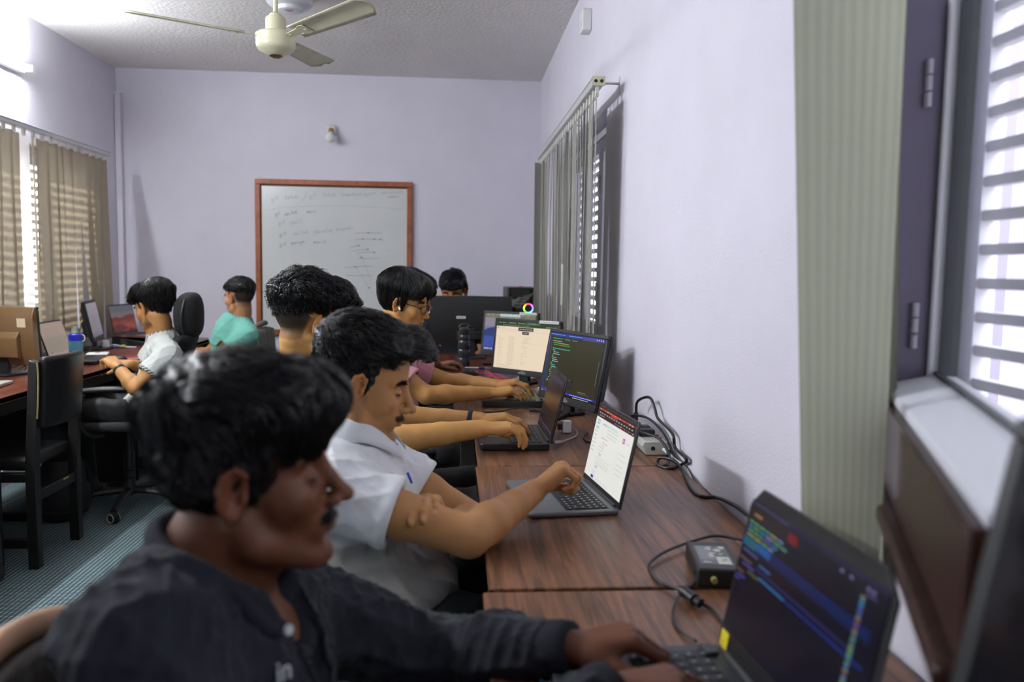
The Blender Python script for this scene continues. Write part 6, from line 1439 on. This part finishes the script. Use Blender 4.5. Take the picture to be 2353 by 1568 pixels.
def coll2(root, nb, nd, ff, u, Rb, nr):
    l = Rb[:, 1]; N_ = 36
    def fn(a, b):
        t = -2.75 + 5.5 * a; c, q = math.cos(t), math.sin(t); front = max(0, c) ** 2
        r0 = .064; top = nb + nd * (.052 - .030 * front) + ff * (c * r0 + .004) + l * q * r0
        # opening in front : the two wings fall forward
        out = nb + nd * (.012 - .045 * front) + ff * (c * (.088 + .02 * front) + .008) + l * q * (.086 - .0 * front)
        return Vector(top * (1 - b) + out * b + nd * .008 * math.sin(PI * b))
    V_ = MB()
    def fn2(a, b):
        t = .42 + (2 * PI - .84) * a; return fn0(t, b)
    def fn0(t, b):
        c, q = math.cos(t), math.sin(t); fr = max(0, c) ** 2
        top = nb + nd * (.066 - .050 * fr) + ff * (c * .070 + .010) + l * q * .068; out = nb + nd * (.018 - .080 * fr) + ff * (c * .098 + .020 + .022 * fr) + l * q * .104
        return Vector(top * (1 - b) + out * b + nd * .010 * math.sin(PI * b))
    V_.grid(fn2, 40, 5).build('collar', mat('white_collar', S(214, 216, 220), .85, bump=(240, .3, .002)), root, solid=.003, smooth='all', world=True)
    mp_ = mat('blue_piping', S(30, 80, 200), .6)
    for t in (.5,): MB().tube([fn0(.44, 1) + Vector(nd) * .004, fn0(.8, 1.02) + Vector(nd) * .004], .0014, 6).build('blue_piping', mp_, root, smooth='all', world=True)
    MB().tube([Vector(nb + ff * .02 + l * .115 + u * .012), Vector(nb + ff * .06 + l * .12 - u * .01), Vector(nb + ff * .09 + l * .125 - u * .05)], .0024, 6).build('blue_piping', mp_, root, smooth='all', world=True)
    MB().tube([Vector(nb + ff * .122 - l * .02 - u * .085), Vector(nb + ff * .128 - l * .02 - u * .11)], .003, 6).build('blue_piping', mp_, root, smooth='all', world=True)
    for k_ in (.10, .15): MB().lathe([(0, 0), (.005, 0), (.005, .0025), (0, .003)], 12, frame_mat(nb + ff * (.118 + k_ * .1) - u * k_ + l * .002, l, u)).build('button', M_white, root, world=True)
M_polo = attr_cloth('polo_pique', .8, (300, .3, .0015))
r2, Rb, u, ff = person('man in a white and grey polo pointing at the silver laptop', (p, R, s), J, SK2, dict(nose=1.25, mous=.65, beard=.28, brow=.85, chin=.004), h=.0027, hc=.0045, shirt=dict(col=S(216, 217, 220), split=(.215, S(176, 174, 170)), sleeve=.46, sw=.012, mat=M_polo, e=.020, fold=.009, ff=34, neck=.068, nz=.02, vee=.10, hem=(0, .04), collar=coll2), trousers=M_jean, seed=12)
th2 = lambda x, y, z: .004 + .026 * sstep(.03, .11, z) + .030 * sstep(.02, .09, x) * sstep(.075, .10, z) + .010 * sstep(-.03, -.08, x)
zb2 = (ZB[0], np.array([-.050, -.055, -.045, .005, .024, .018, .000, .014, .060, .078, .090]))
fl2 = lambda P: np.stack([1.0 - 1.6 * (P[:, 2] < .05) - .5 * (P[:, 0] < -.06), .15 * np.sign(P[:, 1]) + .9 * sstep(.05, .09, P[:, 0]), .6 * sstep(.05, .09, P[:, 0]) - .9 * (P[:, 2] < .06)], 1)
hair(r2, p, R, s, th2, fl2, lambda P: .024 + .046 * sstep(.05, .10, P[:, 2]), 8500, seg=7, rad=.0010, curl=.5, lift=.25, jit=.25, noise=.005, h=.0035, out=.012, fz=.080, zb=zb2, where=lambda x, y, z: z > .01, seed=8)
# ---------------------------------------------------------------- 3 man with curly hair and faded sides
R = rotm(math.radians(34), math.radians(10), 0); s = 1.02; p = ear_head(727, 748, 2.52, -1, R, s)
J = dict(yaw=math.radians(6), nb=A_(705, 852, 2.62), ch=(-.44, 2.62, .85), pv=(-.40, 2.62, .55), shR=A_(690, 905, 2.43), shL=A_(735, 890, 2.80), elR=A_(835, 1022, 2.40), elL=A_(880, 962, 2.76), wrR=A_(1108, 985, 2.47), wrL=A_(1102, 966, 2.68),
         haR=((.93, .22, .02), (-.05, -.05, 1), [(.35, .75, .4), (.45, .75, .4), (.55, .75, .4), (.6, .7, .4), (.6, .35, .3)]), haL=((.96, -.14, .16), (-.18, 0, 1), [(.55, .45, .2), (.5, .42, .2), (.5, .45, .2), (.5, .45, .2), (.6, .35, .3)]), knR=(.10, 2.46, .585), knL=(.12, 2.80, .57), ftR=(.10, 2.45, .03), ftL=(.12, 2.8, .03), armr=(.054, .048, .043, .045, .028))
r3, Rb, u, ff = person('man with curly black hair and faded sides typing on the black laptop', (p, R, s), J, SK3, dict(fade=.05, fg=.5, brow=.9), h=.0032, shirt=dict(col=S(24, 24, 26), sleeve=.5, mat=M_tee, e=.014, fold=.006, neck=.064), trousers=M_trous, seed=21)
zb3 = (np.array([-.12, -.06, -.03, .0, .03, .05, .085]), np.array([.030, .040, .050, .056, .060, .066, .080]))
th3 = lambda x, y, z: .002 + .040 * sstep(.035, .10, z) + .022 * sstep(.03, .09, x) * sstep(.06, .09, z)
fl3 = lambda P: np.stack([.7 + 0 * P[:, 0], .2 * P[:, 1] / .07, .15 - .8 * sstep(.06, .11, P[:, 0]) - .5 * (P[:, 2] < .09)], 1)
hair(r3, p, R, s, th3, fl3, lambda P: .040 + .030 * sstep(.05, .10, P[:, 2]), 6500, seg=8, rad=.0010, curl=1.3, lift=.4, jit=.3, noise=.008, out=.020, zb=zb3, seed=9)
band(r3, J['wrL'], J['elL'], .030, M_black, 'fitness_band', off=.03)
# ---------------------------------------------------------------- 4 man in pink with glasses
R = rotm(math.radians(-14), math.radians(13), 0); s = .98; p = ear_head(913, 700, 3.30, -1, R, s)
J = dict(yaw=0, nb=A_(885, 785, 3.42), ch=(-.27, 3.42, .88), pv=(-.26, 3.42, .55), shR=A_(888, 845, 3.26), shL=A_(915, 835, 3.58), elR=A_(980, 908, 3.22), elL=A_(1030, 878, 3.64), wrR=A_(1128, 903, 3.34), wrL=A_(1140, 884, 3.50),
         haR=((.95, .22, .10), (-.15, -.1, 1), [(.40, .5, .3), (.45, .5, .3), (.5, .55, .3), (.5, .55, .3), (.5, .3, .3)]), haL=((.95, -.10, .14), (-.15, 0, 1), [(.5, .5, .3), (.5, .5, .3), (.5, .5, .3), (.5, .5, .3), (.5, .3, .3)]), knR=(.16, 3.39, .57), knL=(.16, 3.62, .57), ftR=(.16, 3.38, .03), ftL=(.16, 3.6, .03), bulk=.92, armr=(.047, .042, .037, .039, .0245))
r4, Rb, u, ff = person('man in a pink shirt with black rimmed glasses at the cream lit monitor', (p, R, s), J, SK4, dict(nose=.85, mous=.15, brow=.7, jaw=.96), h=.0032, shirt=dict(col=S(196, 138, 150), sleeve=.60, sw=.006, mat=M_tee, e=.014, fold=.006, neck=.062), trousers=M_trous, seed=31)
th4 = lambda x, y, z: .010 + .020 * sstep(.03, .10, z) + .010 * sstep(.03, .08, x) + .006 * sstep(-.02, -.08, x)
fl4 = lambda P: np.stack([.55 * (P[:, 0] > .0) - .45 * (P[:, 0] < -.03) + .15, .9 * np.sign(P[:, 1] + .01) * sstep(.13, .05, P[:, 2]) * .5 + .5 * np.sign(P[:, 1] + .01), -.2 - 1.3 * sstep(.13, .06, P[:, 2])], 1)
zb4 = (ZB[0], np.array([-.050, -.058, -.050, .000, .020, .012, -.010, .000, .044, .066, .080]))
hair(r4, p, R, s, th4, fl4, lambda P: .05 + .03 * sstep(.03, .09, P[:, 2]), 6500, seg=6, rad=.0009, curl=.10, lift=.12, jit=.14, noise=.002, out=.006, fz=.058, zb=zb4, where=lambda x, y, z: z > .0, seed=10)
glasses(r4, p, R, s, (.012, .012, .04), rim=.0017)
MB().cyl(Vector(p + R @ V3(.008, -.083, -.006)), Vector(p + R @ V3(.016, -.088, -.016)), .004, 10).build('earbud', M_white, r4, smooth=True, world=True)
tr = np.asarray(J['wrL']) + nrm(J['haL'][0]) * .10
MB().lathe([(.0085, -.002), (.0105, -.002), (.0105, .002), (.0085, .002)], 16, frame_mat(Vector(J['wrR']) + Vector(nrm(J['haR'][0])) * .108 + Vector((0, -.0, -.002)), (0, 1, 0), (0, .1, 1))).build('ring', M_chrome, r4, smooth=True, world=True)
# ---------------------------------------------------------------- 5 student half hidden behind
R = rotm(math.radians(-6), math.radians(12), 0); s = 1.0; p = V3(-.222, 4.16, 1.165)
J = dict(yaw=0, nb=(-.31, 4.17, 1.02), ch=(-.30, 4.17, .86), pv=(-.30, 4.2, .55), shR=(-.30, 3.99, .95), shL=(-.30, 4.35, .95), elR=(-.14, 3.97, .78), elL=(-.12, 4.52, .80), wrR=A_(1022, 868, 4.20), wrL=A_(1005, 842, 4.62),
         haR=((.93, .30, .10), (-.1, 0, 1), [(.35, .45, .2), (.30, .5, .2), (.30, .5, .2), (.35, .5, .2), (.5, .3, .3)]), haL=((.9, -.05, .25), (-.25, 0, 1), [(.5, .7, .4), (.55, .8, .4), (.6, .8, .4), (.6, .8, .4), (.5, .3, .3)]), knR=(.12, 4.05, .57), knL=(.12, 4.38, .57), ftR=(.12, 4.05, .03), ftL=(.12, 4.38, .03), bulk=.95, armr=(.047, .042, .036, .036, .0235))
r5, Rb, u, ff = person('student half hidden behind the man in pink, hands on mice', (p, R, s), J, S(150, 104, 76), dict(nose=1.0, mous=.3, brow=.8), h=.0036, shirt=dict(col=S(40, 40, 46), sleeve=.6, mat=M_tee, e=.014, fold=.005, neck=.062), trousers=M_trous, seed=41)
th5 = lambda x, y, z: .008 + .022 * sstep(.03, .10, z) + .012 * sstep(.03, .08, x)
hair(r5, p, R, s, th5, fl2, lambda P: .03 + .03 * sstep(.03, .09, P[:, 2]), 3000, seg=5, rad=.0012, curl=.3, lift=.2, jit=.25, fz=.06, seed=14)
# ---------------------------------------------------------------- 6 man with headphones facing the camera
R = rotm(math.radians(-104), math.radians(22), math.radians(-3)); s = 1.03; p = X3(at(1043, 672, Y=5.66))
J = dict(yaw=math.radians(-92), nb=(-.005, 5.72, 1.01), ch=(.0, 5.73, .86), pv=(.02, 5.80, .56), shR=(-.18, 5.71, .94), shL=(.18, 5.71, .94), elR=(-.22, 5.62, .74), elL=(.22, 5.62, .74), wrR=(-.12, 5.48, .665), wrL=(.10, 5.48, .665),
         haR=((.3, -.9, .0), (0, 0, 1), TYPE), haL=((-.2, -.9, .0), (0, 0, 1), TYPE), knR=(-.12, 5.40, .57), knL=(.14, 5.40, .57), ftR=(-.12, 5.42, .03), ftL=(.14, 5.42, .03), bulk=.95)
r6, Rb, u, ff = person('man with black headphones looking down behind the large monitor', (p, R, s), J, S(176, 120, 80), dict(fade=.03, brow=1.0), h=.0038, shirt=dict(col=S(30, 32, 38), sleeve=.6, mat=M_tee, e=.014, fold=.005, neck=.062), trousers=M_trous, seed=51)
zb6 = (ZB[0], np.array([.02, .03, .03, .03, .03, .035, .035, .035, .045, .050, .058]))
th6 = lambda x, y, z: .004 + .018 * sstep(.05, .11, z) + .018 * sstep(.03, .09, x) * sstep(.055, .085, z)
fl6 = lambda P: np.stack([.7 + 0 * P[:, 0], -.75 + 0 * P[:, 0], .35 - 1.1 * sstep(.06, .10, P[:, 0])], 1)
hair(r6, p, R, s, th6, fl6, lambda P: .035 + .035 * sstep(.05, .10, P[:, 2]), 3000, seg=6, rad=.0013, curl=.25, lift=.35, jit=.3, out=.02, fz=.058, zb=zb6, seed=15)
T6 = lambda *a: Vector(p + R @ (V3(*a) * s))
hp = MB().tube([T6(-.01, -.090 * math.cos(a) , .02 + .135 * math.sin(a)) for a in np.linspace(.0, PI, 15)], .008, 8, smooth=False, flat=1.6).build('headphones', M_black, r6, smooth='all', world=True)
for y in (-1, 1):
    e = MB().lathe([(0, 0), (.034, 0), (.036, .008), (.034, .026), (.026, .034), (0, .036)], 20, frame_mat(T6(-.006, y * .076, -.002), Vector(R @ V3(0, 0, 1)), Vector(R @ V3(-y, 0, 0)))).build('ear_cup', M_black, hp, smooth=True); e.matrix_parent_inverse = mat_of(r6).inverted()
# ---------------------------------------------------------------- 7 man in the white t-shirt on the left
R = rotm(math.radians(157), math.radians(19), math.radians(0)); s = .95; p = ear_head(329, 708, 4.34, 1, R, s)
J = dict(yaw=math.radians(176), nb=A_(366, 768, 4.44), ch=(-1.54, 4.46, .82), pv=(-1.60, 4.46, .55), bulk=.92, shR=A_(362, 796, 4.64), shL=A_(388, 815, 4.26), elL=A_(312, 893, 4.16), elR=A_(332, 846, 4.72), wrL=A_(268, 842, 4.26), wrR=A_(300, 836, 4.60),
         haL=((-.62, .62, .35), (.30, -.35, .9), [(.55, .9, .5), (.55, .95, .5), (.6, .95, .5), (.65, .9, .5), (.5, .4, .4)]), haR=((-.95, -.10, .05), (.0, -.2, 1), [(.45, .6, .3), (.5, .65, .3), (.55, .65, .3), (.6, .65, .3), (.6, .3, .4)]), knR=(-2.08, 4.62, .56), knL=(-2.08, 4.30, .56), ftR=(-2.04, 4.62, .03), ftL=(-2.04, 4.32, .03), armr=(.048, .043, .037, .039, .0245))
r7, Rb, u, ff = person('man in a white t-shirt with striped cuffs at the left window desk', (p, R, s), J, SK7, dict(nose=1.2, mous=.7, beard=.5, brow=.9, chin=.002), h=.0034, shirt=dict(col=S(206, 208, 204), sleeve=.62, sw=.006, mat=M_tee, e=.014, fold=.008, neck=.062, cuff=S(36, 48, 52), band=S(50, 60, 62), hem=(0, .0)), trousers=M_trous, seed=61)
th7 = lambda x, y, z: .007 + .026 * sstep(.03, .10, z) + .008 * sstep(.03, .09, x) * sstep(.06, .09, z) + .014 * sstep(-.02, -.09, x)
fl7 = lambda P: np.stack([.75 * (P[:, 0] > .0) - .5 * (P[:, 0] < -.03), .2 * np.sign(P[:, 1]), -.15 - 1.0 * (P[:, 0] < -.04) - .5 * (P[:, 2] < .07)], 1)
zb7 = (ZB[0], np.array([-.085, -.080, -.065, -.005, .022, .016, -.012, -.004, .050, .066, .080]))
hair(r7, p, R, s, th7, fl7, lambda P: .032 + .04 * sstep(.04, .09, P[:, 2]) + .02 * (P[:, 0] < -.06), 4500, seg=6, rad=.0011, curl=.25, lift=.25, jit=.3, out=.016, fz=.064, zb=zb7, seed=16)
band(r7, J['wrL'], J['elL'], .029, M_black, 'smartwatch', face=-.6, off=.03)
# ---------------------------------------------------------------- 8 man in teal at the back left
R = rotm(math.radians(151), math.radians(3), 0); s = .98; p = ear_head(532, 687, 5.24, 1, R, s)
J = dict(yaw=math.radians(170), nb=A_(550, 738, 5.32), ch=(-1.42, 5.33, .86), pv=(-1.46, 5.34, .55), shR=A_(532, 757, 5.50), shL=A_(572, 772, 5.15), elL=A_(500, 828, 5.08), elR=A_(478, 815, 5.55), wrL=A_(440, 812, 5.2), wrR=A_(430, 808, 5.5),
         haL=((-.98, .1, 0), (0, 0, 1), TYPE), haR=((-.98, -.1, 0), (0, 0, 1), TYPE), knR=(-1.9, 5.5, .56), knL=(-1.9, 5.18, .56), ftR=(-1.88, 5.5, .03), ftL=(-1.88, 5.2, .03), armr=(.05, .045, .039, .04, .0255))
r8, Rb, u, ff = person('man in a teal t-shirt with thin glasses at the back left', (p, R, s), J, S(172, 122, 88), dict(nose=.9, fade=.05, brow=.7, mous=.25), h=.0038, shirt=dict(col=S(110, 172, 158), sleeve=.60, sw=.006, mat=M_tee, e=.016, fold=.007, neck=.064, band=S(36, 70, 66)), trousers=M_trous, seed=71)
th8 = lambda x, y, z: .001 + .020 * sstep(.035, .10, z) + .003 * sstep(.03, .08, x) * sstep(.07, .09, z)
hair(r8, p, R, s, th8, fl3, lambda P: .02 + .02 * sstep(.05, .10, P[:, 2]), 3500, seg=6, rad=.0011, curl=1.3, lift=.4, jit=.3, noise=.005, out=.010, fz=.07, zb=zb3, seed=17)
glasses(r8, p, R, s, (.5, .46, .40), rim=.0011)
